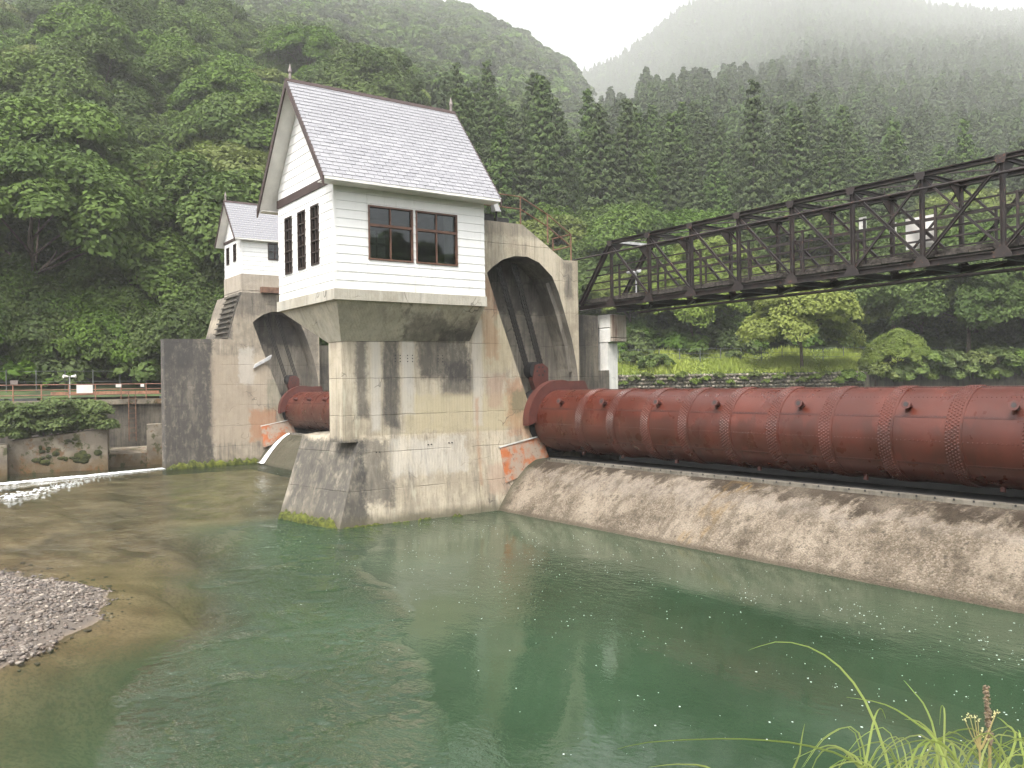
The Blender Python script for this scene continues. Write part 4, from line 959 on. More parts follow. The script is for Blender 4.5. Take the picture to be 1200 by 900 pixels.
def crown_cedar(H_, R_, levels, per, lsz, seed, mat=None):
    nr.seed(seed); Cs = []; Ns = []; Ts = []
    for k in range(levels):
        f = k / levels; z = H_ * (.08 + .92 * f); r = R_ * (1 - f) ** .72 * (.8 + .4 * nr.rand()) + .10
        nb = max(3, int(math.tau * r / (H_ * .040))); a0 = nr.rand() * 6.3
        for b_ in range(nb):
            a = a0 + math.tau * (b_ + .35 * nr.rand()) / nb; rr = r * (.72 + .42 * nr.rand())
            o_ = np.array([rr * math.cos(a), rr * math.sin(a), z + nr.uniform(-.03, .03) * H_ * (1 - f * .7) - rr * .12]); rad = np.array([math.cos(a), math.sin(a), .0])
            dd = rdirs(per, -.3); cl = H_ * .021 * (1.25 - .6 * f) * (.8 + .5 * nr.rand())
            off = dd * cl * (.55 + .5 * nr.rand(per, 1)); off += rad * (dd @ rad)[:, None] * cl * .6; off[:, 2] *= 1.0; off[:, 2] += (off @ rad) * .25
            Cs.append(o_ + off); Ns.append(dd * .7 + rad * .35 + np.array([0, 0, .55]) + nr.randn(per, 3) * .3); Ts.append(np.clip(.5 * nr.rand() + .5 * nr.rand(per), 0, 1))
    C_ = np.concatenate(Cs); N_ = np.concatenate(Ns); T_ = np.concatenate(Ts)
    V, F = leaf_quads(C_, N_, lsz * (.6 + .8 * nr.rand(len(C_))), 1.9)
    return np_mesh('crown', V, F, [mat or L_CEDAR], T_)
def trunk_mesh(H_, r, limbs, seed):
    rr = random.Random(seed); mb = MB(); pts = [Vector((0, 0, -.6))]; 
    for k in range(1, 6): pts.append(Vector((rr.uniform(-.12, .12) * k * .4, rr.uniform(-.12, .12) * k * .4, H_ * k / 5)))
    mb.path(pts, r, 8, r * .3)
    for c_ in limbs:
        c_ = Vector(c_); st = pts[2 + rr.randrange(3)].lerp(pts[3], rr.random()); st = Vector((st.x, st.y, min(st.z, c_.z * .75)))
        mid = st.lerp(c_, .5) + Vector((0, 0, .25)); mb.path([st, mid, c_], r * .35, 5, r * .1)
    me = bpy.data.meshes.new('trunk'); me.from_pydata([tuple(v) for v in mb.v], [], mb.f); me.materials.append(M_BARK); return me

BV = []
for i in range(6):
    H_ = (9, 10.5, 8.5, 11, 9.5, 10)[i]; R_ = (4.6, 4.8, 4.4, 4.6, 5.0, 4.3)[i]
    cm, cc = crown_broad(R_, H_ * .78, H_ * .24, 56, 640, .19, (.62, .7, .58, .72, .65, .68)[i], 100 + i)
    BV.append((cm, trunk_mesh(H_ * .75, .22, cc[:10], i)))
LV = []
for i in range(2):
    cm, cc = crown_broad(4.3, 5.6, 1.7, 70, 560, .17, .42, 140 + i, L_LIGHT); LV.append((cm, trunk_mesh(4.6, .16, cc[:12], 40 + i)))
CV = []
for i in range(7):
    cm = crown_cedar((22, 20, 23, 18, 22, 24, 19)[i], (2.7, 3.6, 2.3, 3.9, 3.1, 2.6, 3.2)[i], (46, 38, 50, 32, 42, 44, 30)[i], 48, .19, 200 + i); CV.append((cm, trunk_mesh((22, 20, 23, 18, 22, 24, 19)[i] * .88, .26, [], 60 + i)))
tree_objs = []
def plant(name, var, x, y, z, sc, label, cat, group, rz=None, sz=1.):
    o = bpy.data.objects.new(name, None); COL.objects.link(o); o.empty_display_size = 1; o.location = (x, y, z); o.scale = (sc, sc, sc * sz); o.rotation_euler = (rng.uniform(-.04, .04), rng.uniform(-.04, .04), rng.uniform(0, 6.28) if rz is None else rz)
    o['label'] = label; o['category'] = cat
    if group: o['group'] = group
    for nm, me in (('trunk', var[1]), ('crown', var[0])): c = bpy.data.objects.new(nm, me); COL.objects.link(c); c.parent = o
    return o
def jgrid(sp, x0, x1, y0, y1, seed):
    rs = np.random.RandomState(seed); gx_, gy_ = np.meshgrid(np.arange(x0, x1, sp), np.arange(y0, y1, sp)); gx_ = gx_.ravel() + rs.uniform(-.42, .42, gx_.size) * sp; gy_ = gy_.ravel() + rs.uniform(-.42, .42, gy_.size) * sp
    return gx_, gy_
# broadleaf slope on the left
x, y = jgrid(6.6, -240, -20, -60, 260, 1); u, d = ud(x, y); e = d - dmin(u); ok = (d > 40) & (u > -130) & (u < 1330); x, y, u, d, e = x[ok], y[ok], u[ok], d[ok], e[ok]; z = hill(u, d)
sel = (e > 7) & (e < 118) & (u < 500) & ~((e > 75) & (u > 470)) & ~((u > 330) & (e < 40) & (u < 470) & (e > 22))
idx = np.nonzero(sel)[0]; 
for i in idx:
    lt = rng.random() < .12; v = rng.choice(LV) if lt else rng.choice(BV)
    sc = rng.uniform(.8, 1.5) * (1.0 if e[i] > 14 else .9)
    if lt: plant('broadleaf_tree', v, x[i], y[i], z[i], sc * 1.15, 'paler green leafy tree among the darker trees on the steep wooded slope', 'tree', 'paler trees on the wooded slope')
    else: plant('broadleaf_tree', v, x[i], y[i], z[i], sc, 'dense dark green broadleaf tree on the steep slope behind the white houses', 'tree', 'broadleaf trees on the wooded slope')
# low trees whose boughs hang down to the fence
for k in range(22):
    uu = -120 + k * 27 + rng.uniform(-8, 8); dd = float(dmin(uu)) + rng.uniform(5.2, 8.5); x_, y_ = xy(uu, dd)
    plant('fringe_tree', rng.choice(BV), x_, y_, float(hill(uu, dd)) - 1.9, rng.uniform(.62, .85), 'low leafy tree with boughs hanging to the fence at the foot of the slope', 'tree', 'low trees along the slope fence', None, rng.uniform(1., 1.25))
# cedars behind the bridge
x2, y2 = jgrid(5.0, -200, 20, 0, 200, 2); u2, d2 = ud(x2, y2); ok = (d2 > 40); x2, y2, u2, d2 = x2[ok], y2[ok], u2[ok], d2[ok]; e2 = d2 - dmin(u2); z2 = hill(u2, d2)
lim = np.interp(u2, [480, 700, 1050, 1300], [48, 62, 72, 72])
start = np.interp(u2, [480, 600, 1020, 1100, 1300], [28, 29, 31, 40, 44])
sel = (e2 > start) & (e2 < lim) & (u2 > 480) & (u2 < 1290)
for i in np.nonzero(sel)[0]:
    sc = rng.uniform(.62, 1.0)
    plant('cedar_tree', rng.choice(CV), x2[i], y2[i], z2[i], sc, 'tall conical dark green cedar in the stand behind the truss bridge', 'tree', 'cedars behind the bridge', None, rng.uniform(.9, 1.25))
# lower leafy trees at the foot of the cedars
sel = (e > 8) & (u >= 500) & (u < 1330) & (e < np.interp(u, [500, 1020, 1100, 1300], [30, 33, 42, 46]))
for i in np.nonzero(sel)[0]:
    if e[i] < 12 and 700 < u[i] < 1040: continue
    lt = rng.random() < .35; v = rng.choice(LV) if lt else rng.choice(BV); sc = rng.uniform(.75, 1.0) * (1.25 if e[i] > 18 else 1)
    if u[i] > 1040: sc *= 1.1
    if lt: plant('understory_tree', v, x[i], y[i], z[i], sc * 1.1, 'light green leafy tree at the foot of the cedar stand across the upper pool', 'tree', 'pale trees at the foot of the cedars')
    else: plant('understory_tree', v, x[i], y[i], z[i], sc, 'dark green leafy tree at the foot of the cedar stand across the upper pool', 'tree', 'leafy trees at the foot of the cedars')
# single trees on the grassy bank
M_MAPLE = leaf_mat('maple_leaves', (.12, .145, .04), (.27, .295, .085), .3); mc, mcc = crown_broad(4.1, 5.9, .9, 62, 520, .16, .45, 153, M_MAPLE); x_, y_ = xy(940, 72.4); plant('maple_tree', (mc, trunk_mesh(4.4, .15, mcc[:14], 45)), x_, y_, float(hill(940, 72.4)) - .1, 1.04, 'spreading yellow green maple standing alone on the grassy bank under the bridge', 'tree', None, .6)
x_, y_ = xy(1052, 72.2); plant('young_tree', LV[1], x_, y_, float(hill(1052, 72.2)) - 1.2, .52, 'small bushy young tree beside the white fence notice', 'tree', None, 1.0, 1.1)
for (uu, dd, sc, k) in ((1135, 75, 1.0, 1), (1205, 74, 1.05, 3), (1270, 75, 1.1, 0)):
    x_, y_ = xy(uu, dd); plant('bank_tree', BV[k], x_, y_, float(hill(uu, dd)) - 1.0, sc, 'large full crowned green tree at the water edge right of the young tree', 'tree', 'full trees at the water edge')

for (uu, ee, sc) in ((1130, 36, 1.5), (1185, 33, 1.6), (1100, 48, 1.3), (965, 22, 1.1), (1240, 40, 1.5)):
    x_, y_ = xy(uu, float(dmin(uu)) + ee); plant('pale_tree', LV[0], x_, y_, float(hill(uu, dmin(uu) + ee)), sc, 'pale yellow green crown rising behind the bridge in front of the cedars', 'tree', 'pale crowns behind the bridge', None, 1.25)
# far woods as one mass each (points instanced by geometry nodes)
src = bpy.data.collections.new('far_tree_shapes')
srcb = bpy.data.collections.new('far_leafy_shapes')
L_FAR = leaf_mat('far_conifer_needles', (.03, .058, .024), (.11, .15, .05), .15)
for i in range(3):
    o = bpy.data.objects.new('far_conifer_shape', crown_cedar(13, (1.7, 2.0, 2.3)[i], 24, 14, .40, 300 + i, L_FAR)); src.objects.link(o)
for i in range(3):
    cm, _ = crown_broad(4.2, 7, .6, 26, 75, .60, .55, 320 + i); o = bpy.data.objects.new('far_leafy_shape', cm); srcb.objects.link(o)
def scatter(name, pts, coll, smin, smax, label, cat):
    me = bpy.data.meshes.new(name); me.from_pydata([tuple(p) for p in pts], [], [])
    o = lk(name, me); o['kind'] = 'stuff'; o['label'] = label; o['category'] = cat
    g = bpy.data.node_groups.new(name, 'GeometryNodeTree'); g.interface.new_socket('Geometry', in_out='INPUT', socket_type='NodeSocketGeometry'); g.interface.new_socket('Geometry', in_out='OUTPUT', socket_type='NodeSocketGeometry')
    N = g.nodes; Lk = g.links; gi = N.new('NodeGroupInput'); go = N.new('NodeGroupOutput'); ci = N.new('GeometryNodeCollectionInfo'); ci.inputs['Collection'].default_value = coll; ci.inputs['Separate Children'].default_value = True; ci.inputs['Reset Children'].default_value = True
    ip = N.new('GeometryNodeInstanceOnPoints'); ip.inputs['Pick Instance'].default_value = True
    rv_ = N.new('FunctionNodeRandomValue'); rv_.data_type = 'FLOAT'; rv_.inputs[2].default_value = smin; rv_.inputs[3].default_value = smax
    ri = N.new('FunctionNodeRandomValue'); ri.data_type = 'INT'; ri.inputs[4].default_value = 0; ri.inputs[5].default_value = 2; ri.inputs['Seed'].default_value = 3
    rr_ = N.new('FunctionNodeRandomValue'); rr_.data_type = 'FLOAT_VECTOR'; rr_.inputs[0].default_value = (-.05, -.05, 0); rr_.inputs[1].default_value = (.05, .05, 6.28); rr_.inputs['Seed'].default_value = 9
    Lk.new(gi.outputs[0], ip.inputs['Points']); Lk.new(ci.outputs[0], ip.inputs['Instance']); Lk.new(rv_.outputs[1], ip.inputs['Scale']); Lk.new(ri.outputs[2], ip.inputs['Instance Index']); Lk.new(rr_.outputs[0], ip.inputs['Rotation']); Lk.new(ip.outputs[0], go.inputs[0])
    md = o.modifiers.new('scatter', 'NODES'); md.node_group = g; return o
def far_pts(sp, d0, d1, seed):
    x3, y3 = jgrid(sp, -1450, 900, -500, 1500, seed); u3, d3 = ud(x3, y3); ok = (d3 > d0) & (d3 <= d1) & (u3 > -160) & (u3 < 1380); x3, y3, u3, d3 = x3[ok], y3[ok], u3[ok], d3[ok]; e3 = d3 - dmin(u3); z3 = hill(u3, d3)
    lim3 = np.interp(u3, [480, 700, 1050, 1300], [48, 62, 72, 72])
    leafy = ((u3 < 500) & (e3 >= 116) & (e3 < 620)) | ((u3 >= 480) & (u3 < 705) & (e3 > lim3 + np.interp(u3, [480, 700], [16, 40])) & (e3 < 560))
    con = ~leafy & (u3 > 480) & (e3 > lim3) & (e3 < 1275) & ~((u3 < 670) & (e3 > 560))
    mixb = con & (e3 > 200) & (np.random.RandomState(seed).rand(len(u3)) < .16)
    pt = np.stack([x3, y3, z3 - .4], -1); return pt[leafy | mixb], pt[con & ~mixb]
l1, c1 = far_pts(5.8, 60, 330, 3); l2, c2 = far_pts(9.5, 330, 1400, 4)
scatter('leafy_wood', l1, srcb, .8, 1.3, 'leafy wood on the upper slope above the white houses', 'wood')
scatter('conifer_wood', c1, src, .85, 1.35, 'conifers rising in the mist behind the cedar stand', 'wood')
scatter('far_leafy_wood', l2, srcb, 1.2, 1.9, 'pale misty leafy wood on the ridge and mountain', 'wood')
scatter('far_conifer_wood', c2, src, 1.15, 1.75, 'pale misty conifers covering the distant mountain', 'wood')
# undergrowth over the forest floor
srcu = bpy.data.collections.new('undergrowth_shapes')
for i in range(3):
    cm, _ = crown_broad(1.7, 1.9, -.2, 14, 110, .20, .6, 340 + i); o = bpy.data.objects.new('undergrowth_shape', cm); srcu.objects.link(o)
x4, y4 = jgrid(2.3, -130, 10, -40, 110, 5); u4, d4 = ud(x4, y4); e4 = d4 - dmin(u4); k = (d4 > 40) & (u4 > -140) & (u4 < 1340) & (e4 < 42) & (e4 > np.where(u4 < 500, 3.2, np.where(u4 < 1010, 10.5, 8))); x4, y4, u4, d4 = x4[k], y4[k], u4[k], d4[k]
scatter('undergrowth', np.stack([x4, y4, hill(u4, d4) - .2], -1), srcu, .7, 1.5, 'leafy undergrowth covering the forest floor', 'undergrowth')
# the wooded slope on the photographer's own side of the valley
gx_, gy_ = np.meshgrid(np.linspace(30, 150, 30), np.linspace(-120, 140, 50), indexing='ij'); fz = lambda x, y: np.where(x < 40, 2.3, 2.3 + (x - 40) * .28) + 2 * np.sin(x * .08 + y * .06)
ii, jj = np.meshgrid(np.arange(29), np.arange(49), indexing='ij'); q = (ii * 50 + jj).ravel()
o = lk('near_hillside', np_mesh('near_hillside', np.stack([gx_, gy_, fz(gx_, gy_)], -1).reshape(-1, 3), np.stack([q, q + 50, q + 51, q + 1], -1), [mat_ground], smooth=True)); o['kind'] = 'structure'
x5, y5 = jgrid(6.4, 41, 145, -110, 130, 6)
scatter('near_wood', np.stack([x5, y5, fz(x5, y5) - .3], -1), srcb, .9, 1.5, 'leafy wood on the slope behind the near bank', 'wood')

# ------------------------------------------------------------------ upstream bank: masonry wall, grass, fence, shrubs
t = NT('masonry_stone'); tn = t.n('ShaderNodeAttribute', attribute_name='tint').outputs['Fac']; p = t.pos()
c = t.mix(tn, (.08, .07, .05), (.22, .19, .15)); c = t.mix(t.ramp(t.noise(p, 1.2, 5), .5, .65, 0, .6), c, (.10, .12, .035)); t.pbsdf(c, .9, t.bump(t.noise(p, 12, 4), .4, .03)); M_STONE = t.m
sw_ = thing('stone_wall', 'low rubble stone retaining wall along the far edge of the upper pool', 'wall', (*xy(820, 69.5), 3.5))
mb = MB(); ulist = list(range(560, 1500, 20))
for a, b_ in zip(ulist, ulist[1:]):
    A = xy(a, float(dmin(a)) - .05); B = xy(b_, float(dmin(b_)) - .05); A2 = xy(a, float(dmin(a)) + .6); B2 = xy(b_, float(dmin(b_)) + .6)
    mb.hexa([(*A, 2.5), (*B, 2.5), (*B2, 2.5), (*A2, 2.5)], [(*A, 5.0), (*B, 5.0), (*B2, 5.08), (*A2, 5.08)])
mesh_obj('backing', mb, M_DARKCON, sw_)
sp = []
for uu in np.arange(700, 1010, 4.3):
    for k in range(5):
        dd = float(dmin(uu)) - .12; a_, b_ = xy(uu + rng.uniform(-1, 1) + (2 if k % 2 else 0), dd); sp.append((a_, b_, 3.75 + k * .29))
o = lk('stones', stones('stones', np.array(sp), .17, .24, M_STONE, .75)); o.parent = sw_; o.location = -Vector(sw_.location); o['kind'] = 'stuff'
# grass on the bank
t_ = leaf_mat('bank_grass', (.17, .22, .045), (.36, .40, .10), .3)
n = 42000; uu = nr.uniform(560, 1330, n); ee = nr.uniform(.3, 11, n); dd = dmin(uu) + ee; gx_, gy_ = xy(uu, dd); gz_ = hill(uu, dd)
ang = nr.uniform(0, 6.28, n); hh = nr.uniform(.12, .42, n) * (1 + .6 * np.sin(uu * .09)); wd = .06 + .06 * nr.rand(n); ln = nr.uniform(-.2, .2, (n, 2))
dx, dy = np.cos(ang) * wd, np.sin(ang) * wd
V = np.stack([np.stack([gx_ - dx, gy_ - dy, gz_ - .02], -1), np.stack([gx_ + dx, gy_ + dy, gz_ - .02], -1), np.stack([gx_ + ln[:, 0], gy_ + ln[:, 1], gz_ + hh], -1)], 1).reshape(-1, 3)
o = lk('bank_grass', np_mesh('bank_grass', V, np.arange(3 * n).reshape(-1, 3), [t_], np.clip(.5 + .3 * np.sin(uu * .05) + .4 * nr.rand(n) - .2, 0, 1))); o['kind'] = 'stuff'; o['label'] = 'bright grass on the bank above the stone wall'
# shrubs along the bank
SV = []
for i in range(3):
    cm, cc = crown_broad(1.5, 1.5, .1, 16, 150, .20, .6, 400 + i, L_BUSH if i != 1 else L_LIGHT); SV.append((cm, trunk_mesh(1., .05, cc[:6], 80 + i)))
shr = [(770, 72, .9), (1015, 72.5, .7), (1080, 71.2, 1.0), (1105, 71.5, 1.1), (1140, 71.2, 1.0), (1170, 71.8, 1.2), (1200, 71.5, 1.1), (1235, 71.5, 1.2), (860, 77.5, .6), (740, 75, .8)]
for i, (uu, dd, sc) in enumerate(shr):
    x_, y_ = xy(uu, dd)
    if i == 0: lb, gp = 'low round shrub alone on the mown grass above the stone wall', None
    else: lb, gp = 'bushy green shrub along the grassy far bank of the upper pool', 'shrubs on the grassy bank'
    plant('bank_shrub', SV[i % 3], x_, y_, float(hill(uu, dd)) - .1, sc, lb, 'shrub', gp)
for k in range(16):
    uu = 1000 + k * 21 + rng.uniform(-8, 8); x_, y_ = xy(uu, float(dmin(uu)) + rng.uniform(-.5, .3)); plant('bank_shrub', SV[k % 3], x_, y_, 3.75 + rng.uniform(0, .5), rng.uniform(.75, 1.15), 'bushy green shrub along the grassy far bank of the upper pool', 'shrub', 'shrubs on the grassy bank')
for k in range(20):
    uu = 730 + k * 14; x_, y_ = xy(uu, float(dmin(uu)) - .25); plant('wall_plant', SV[1], x_, y_, 4.1 + .25 * (k % 3), .28 + .12 * rng.random(), 'small yellow green plant growing in the stone wall', 'plant', 'plants in the stone wall')
def fence(name, label, pts, hgt, matp, wires, cat='fence'):
    th = thing(name, label, cat, pts[0])
    for q in pts:
        mb = MB(); mb.tube((q[0], q[1], q[2] - .3), (q[0], q[1], q[2] + hgt), .035, 6); mesh_obj('post', mb, matp, th)
    for wv in wires:
        mb = MB(); mb.path([(q[0], q[1], q[2] + wv) for q in pts], .018, 4); mesh_obj('wire', mb, matp, th)
    return th
pts = []
for uu in range(725, 1290, 24): a_, b_ = xy(uu, float(dmin(uu)) + 6.4); pts.append((a_, b_, float(hill(uu, dmin(uu) + 6.4))))
fence('bank_fence', 'thin dark post and wire fence on the grassy bank at the foot of the trees', pts, 1.25, M_GREENPOST, (.4, .8, 1.2))
a_, b_ = xy(1024, float(dmin(1024)) + 6.2); sz_ = float(hill(1024, dmin(1024) + 6.2))
nb_ = thing('fence_notice', 'small square white notice hung on the fence beside the young tree', 'sign', (a_, b_, sz_)); mb = MB(); mb.box((a_ - .22, b_ - .02, sz_ + .75), (a_ + .22, b_ + .0, sz_ + 1.15)); mesh_obj('panel', mb, M_WHITE, nb_)

# ------------------------------------------------------------------ left bank works
lw = thing('retaining_wall', 'dark stained concrete retaining wall below the far walkway', 'wall', (-57, 5, 0))
mb = MB(); mb.box((-58.2, -30, -1.5), (-56.2, 30, 3.55)); mesh_obj('wall_face', mb, M_DARKCON, lw)
mb = MB(); mb.box((-58.6, -30, 3.552), (-55.95, 30, 3.85)); mesh_obj('coping', mb, M_MOSSCON, lw)
mb = MB(); mb.box((-58.9, 7, 3.6), (-58.62, 13.2, 4.35)); mesh_obj('rust_kerb', mb, concrete('rusty_kerb', (.42, .22, .14), (.30, .13, .08), [], .5, 0, 3, False), lw)
rl = thing('walkway_railing', 'faded orange pipe railing along the far walkway', 'railing', (-56.1, 5, 3.85))
y = -8.
while y < 13.4:
    mb = MB(); mb.tube((-56.1, y, 3.8), (-56.1, y, 4.78), .035, 8); mesh_obj('post', mb, M_ORANGE, rl); y += 1.42
for hh in (.92, .62, .32):
    mb = MB(); mb.tube((-56.1, -9, 3.85 + hh), (-56.1, 13.5, 3.85 + hh), .026, 6); mesh_obj('rail', mb, M_ORANGE, rl)
ld = thing('ladder', 'rusty steel ladder down the retaining wall from the far walkway', 'ladder', (-56.0, 11, 1.3))
for yy in (10.83, 11.23):
    mb = MB(); mb.tube((-55.9, yy, 1.3), (-55.9, yy, 4.35), .03, 8); mesh_obj('stile', mb, M_RUSTRAIL, ld)
for k in range(9): mb = MB(); mb.tube((-55.9, 10.83, 1.5 + k * .3), (-55.9, 11.23, 1.5 + k * .3), .018, 6); mesh_obj('rung', mb, M_RUSTRAIL, ld)
def rsign(y0_, y1_, z0_, z1_, lab, rows_=0):
    th = thing('railing_sign', lab, 'sign', (-56.04, (y0_ + y1_) / 2, z0_)); mb = MB(); mb.box((-56.06, y0_, z0_), (-56.03, y1_, z1_)); mesh_obj('panel', mb, M_WHITE, th)
    for s in (y0_ + .08, y1_ - .1):
        mb = MB(); mb.box((-56.08, s, z1_ - .06), (-56.062, s + .03, z1_ + .02)); mesh_obj('clip', mb, M_ORANGE, th)
rsign(8.02, 8.88, 4.26, 4.74, 'larger white sign board hung on the orange railing of the far walkway')
rsign(10.15, 10.45, 4.58, 4.76, 'small white plate on the orange railing left of the ladder')
rsign(11.55, 11.75, 4.58, 4.76, 'smallest white plate on the orange railing right of the ladder')
ps = thing('loudspeaker_post', 'grey post with two white horn loudspeakers beside the far walkway', 'loudspeaker', (-56.7, 7.75, 3.85))
mb = MB(); mb.tube((-56.7, 7.75, 3.85), (-56.7, 7.75, 5.28), .035, 8); mesh_obj('pole', mb, M_GREY, ps)
for s in (-1, 1): mb = MB(); mb.tube((-56.7, 7.75 + s * .08, 5.25), (-56.6, 7.75 + s * .34, 5.27), .05, 10, .10); mesh_obj('horn', mb, M_WHITE, ps)
pts = []
for k in range(16): pts.append((-60.4, -8 + k * 1.6, 4.3))
fence('slope_fence', 'dark post and rail fence at the foot of the wooded slope behind the far walkway', pts, 1.45, M_GREENPOST, (1.35, .7))
ns = thing('fence_plate', 'small dull plate on the fence behind the orange railing', 'sign', (-60.3, 5.2, 4.9)); mb = MB(); mb.box((-60.34, 5.0, 4.85), (-60.31, 5.4, 5.1)); mesh_obj('panel', mb, simple('dull_plate', (.22, .18, .16), .7), ns)
# mossy wall in the water
mw = thing('mossy_wall', 'brown mossy concrete wall standing in the foaming water under the overhanging shrub', 'wall', (-52.5, 7, 0))
A0, B0 = xy(9, 45.8), xy(125, 47.6); dv = Vector((B0[0] - A0[0], B0[1] - A0[1], 0)).normalized(); bk = Vector((-dv.y, dv.x, 0)); bk = bk if bk.x < 0 else -bk
A0 = Vector((*A0, 0)); B0 = Vector((*B0, 0))
mb = MB(); mb.hexa([A0 + Vector((0, 0, -1)), B0 + Vector((0, 0, -1)), B0 + bk * 2 + Vector((0, 0, -1)), A0 + bk * 2 + Vector((0, 0, -1))], [A0 + Vector((0, 0, 1.75)), B0 + Vector((0, 0, 2.28)), B0 + bk * 2 + Vector((0, 0, 2.28)), A0 + bk * 2 + Vector((0, 0, 1.75))])
mesh_obj('wall_block', mb, M_MOSSCON, mw)
t = NT('dark_moss'); p = t.pos(); c = t.mix(t.ramp(t.noise(p, 5, 5, .7), .35, .65), (.018, .022, .007), (.06, .068, .014)); t.pbsdf(c, .95, t.bump(t.noise(p, 24, 5, .75), 1., .05)); M_DMOSS = t.m
def mblob(c0, r1, r2, parent, seed):
    b = bmesh.new(); bmesh.ops.create_icosphere(b, subdivisions=3, radius=1); mb = MB(); rr = random.Random(seed)
    vs_ = [Vector(c0) + dv * (v.co.x * r1) + bk * (v.co.y * .07) + Vector((0, 0, v.co.z * r2)) + v.co * rr.uniform(-.10, .10) * r1 for v in b.verts]
    mb.add(vs_, [[v.index for v in f.verts] for f in b.faces]); b.free(); mesh_obj('moss', mb, M_DMOSS, parent, smooth=True, kind='stuff')
LW = (B0 - A0).length
for (f, z, r1, r2) in ((.38, .72, .62, .30), (.62, .68, .5, .24), (.80, .85, .55, .36), (.35, 1.35, .3, .25), (.63, 1.6, .3, .16)): [mblob(A0 + dv * (LW * f + rng.uniform(-1, 1) * r1) + Vector((0, 0, z + rng.uniform(-1, 1) * r2)), r1 * rng.uniform(.2, .55), r2 * rng.uniform(.25, .6), mw, int(f * 100) + q9) for q9 in range(7)]
mw2 = thing('stub_wall', 'short mossy concrete stub wall beside the far pier', 'wall', (-53.6, 11.5, 0))
mb = MB(); a_ = Vector((*xy(171, 50.3), 0)); b_ = Vector((*xy(200, 50.8), 0)); mb.hexa([a_ + Vector((0, 0, -1)), b_ + Vector((0, 0, -1)), b_ + bk * 1.5 + Vector((0, 0, -1)), a_ + bk * 1.5 + Vector((0, 0, -1))], [a_ + Vector((0, 0, 2.35)), b_ + Vector((0, 0, 2.4)), b_ + bk * 1.5 + Vector((0, 0, 2.4)), a_ + bk * 1.5 + Vector((0, 0, 2.35))]); mesh_obj('wall_block', mb, M_MOSSCON, mw2)
mw3 = thing('low_ledge', 'low dark concrete ledge between the mossy wall and the stub wall', 'ledge', (-53.6, 10, 0))
mb = MB(); a_ = Vector((*xy(120, 48.6), 0)); b_ = Vector((*xy(178, 50.6), 0)); mb.hexa([a_ + Vector((0, 0, -1)), b_ + Vector((0, 0, -1)), b_ + bk * 2.2 + Vector((0, 0, -1)), a_ + bk * 2.2 + Vector((0, 0, -1))], [a_ + Vector((0, 0, .72)), b_ + Vector((0, 0, .72)), b_ + bk * 2.2 + Vector((0, 0, 1.0)), a_ + bk * 2.2 + Vector((0, 0, 1.0))]); mesh_obj('ledge_block', mb, M_MOSSCON, mw3)
mw4 = thing('orange_block', 'orange brown mossy concrete block left of the mossy wall', 'block', (*xy(-40, 44.5), 0))
mb = MB(); a_ = Vector((*xy(-90, 43.5), 0)); b_ = Vector((*xy(7, 45.2), 0)); mb.hexa([a_ + Vector((0, 0, -1)), b_ + Vector((0, 0, -1)), b_ + bk * 2 + Vector((0, 0, -1)), a_ + bk * 2 + Vector((0, 0, -1))], [a_ + Vector((0, 0, 1.5)), b_ + Vector((0, 0, 1.6)), b_ + bk * 2 + Vector((0, 0, 1.6)), a_ + bk * 2 + Vector((0, 0, 1.5))]); mesh_obj('block', mb, M_MOSSCON, mw4)
# overhanging shrub
nr.seed(77); Cs, Ns, Ts = [], [], []
for k in range(120):
    f = nr.rand() ** .9; q = A0 + dv * (LW * 1.12 * f - .35 + (-2.5 if nr.rand() < .22 else 0)) + bk * nr.uniform(-.25, 1.5)
    top = 3.05 + .75 * math.sin(min(1, f * 1.02) * math.pi * .85) - (f > .92) * .9; zc = nr.uniform(1.95 + .45 * f, max(top, 2.2)); kk = 230; dd = rdirs(kk, -.5); rc = nr.uniform(.35, .62)
    Cs.append(np.array(q) + np.array([0, 0, zc]) + dd * rc * np.array([1, 1, .7]) * (.5 + .5 * nr.rand(kk, 1))); Ns.append(dd * .5 + np.array([.25, -.1, .7]) + nr.randn(kk, 3) * .3); Ts.append(np.clip(.4 * nr.rand() + .6 * nr.rand(kk), 0, 1))
V, F = leaf_quads(np.concatenate(Cs), np.concatenate(Ns), .115 * (.6 + .8 * nr.rand(120 * 230))); me = np_mesh('foliage', V - np.array([-52.5, 6.5, 2.]), F, [L_BUSH], np.concatenate(Ts))
os_ = thing('overhanging_shrub', 'dense pale green shrub spilling over the mossy wall', 'shrub', (-52.5, 6.5, 2.)); lk('foliage', me, os_)
mb = MB()
for k in range(5): q = A0 + dv * LW * (.1 + .2 * k) + bk * 1.; mb.path([q + Vector((0, 0, 1.2)), q + Vector((.1, .1, 2.0)), q + Vector((.4, 0, 2.6))], .05, 6, .02)
mesh_obj('stem', mb, M_BARK, os_)

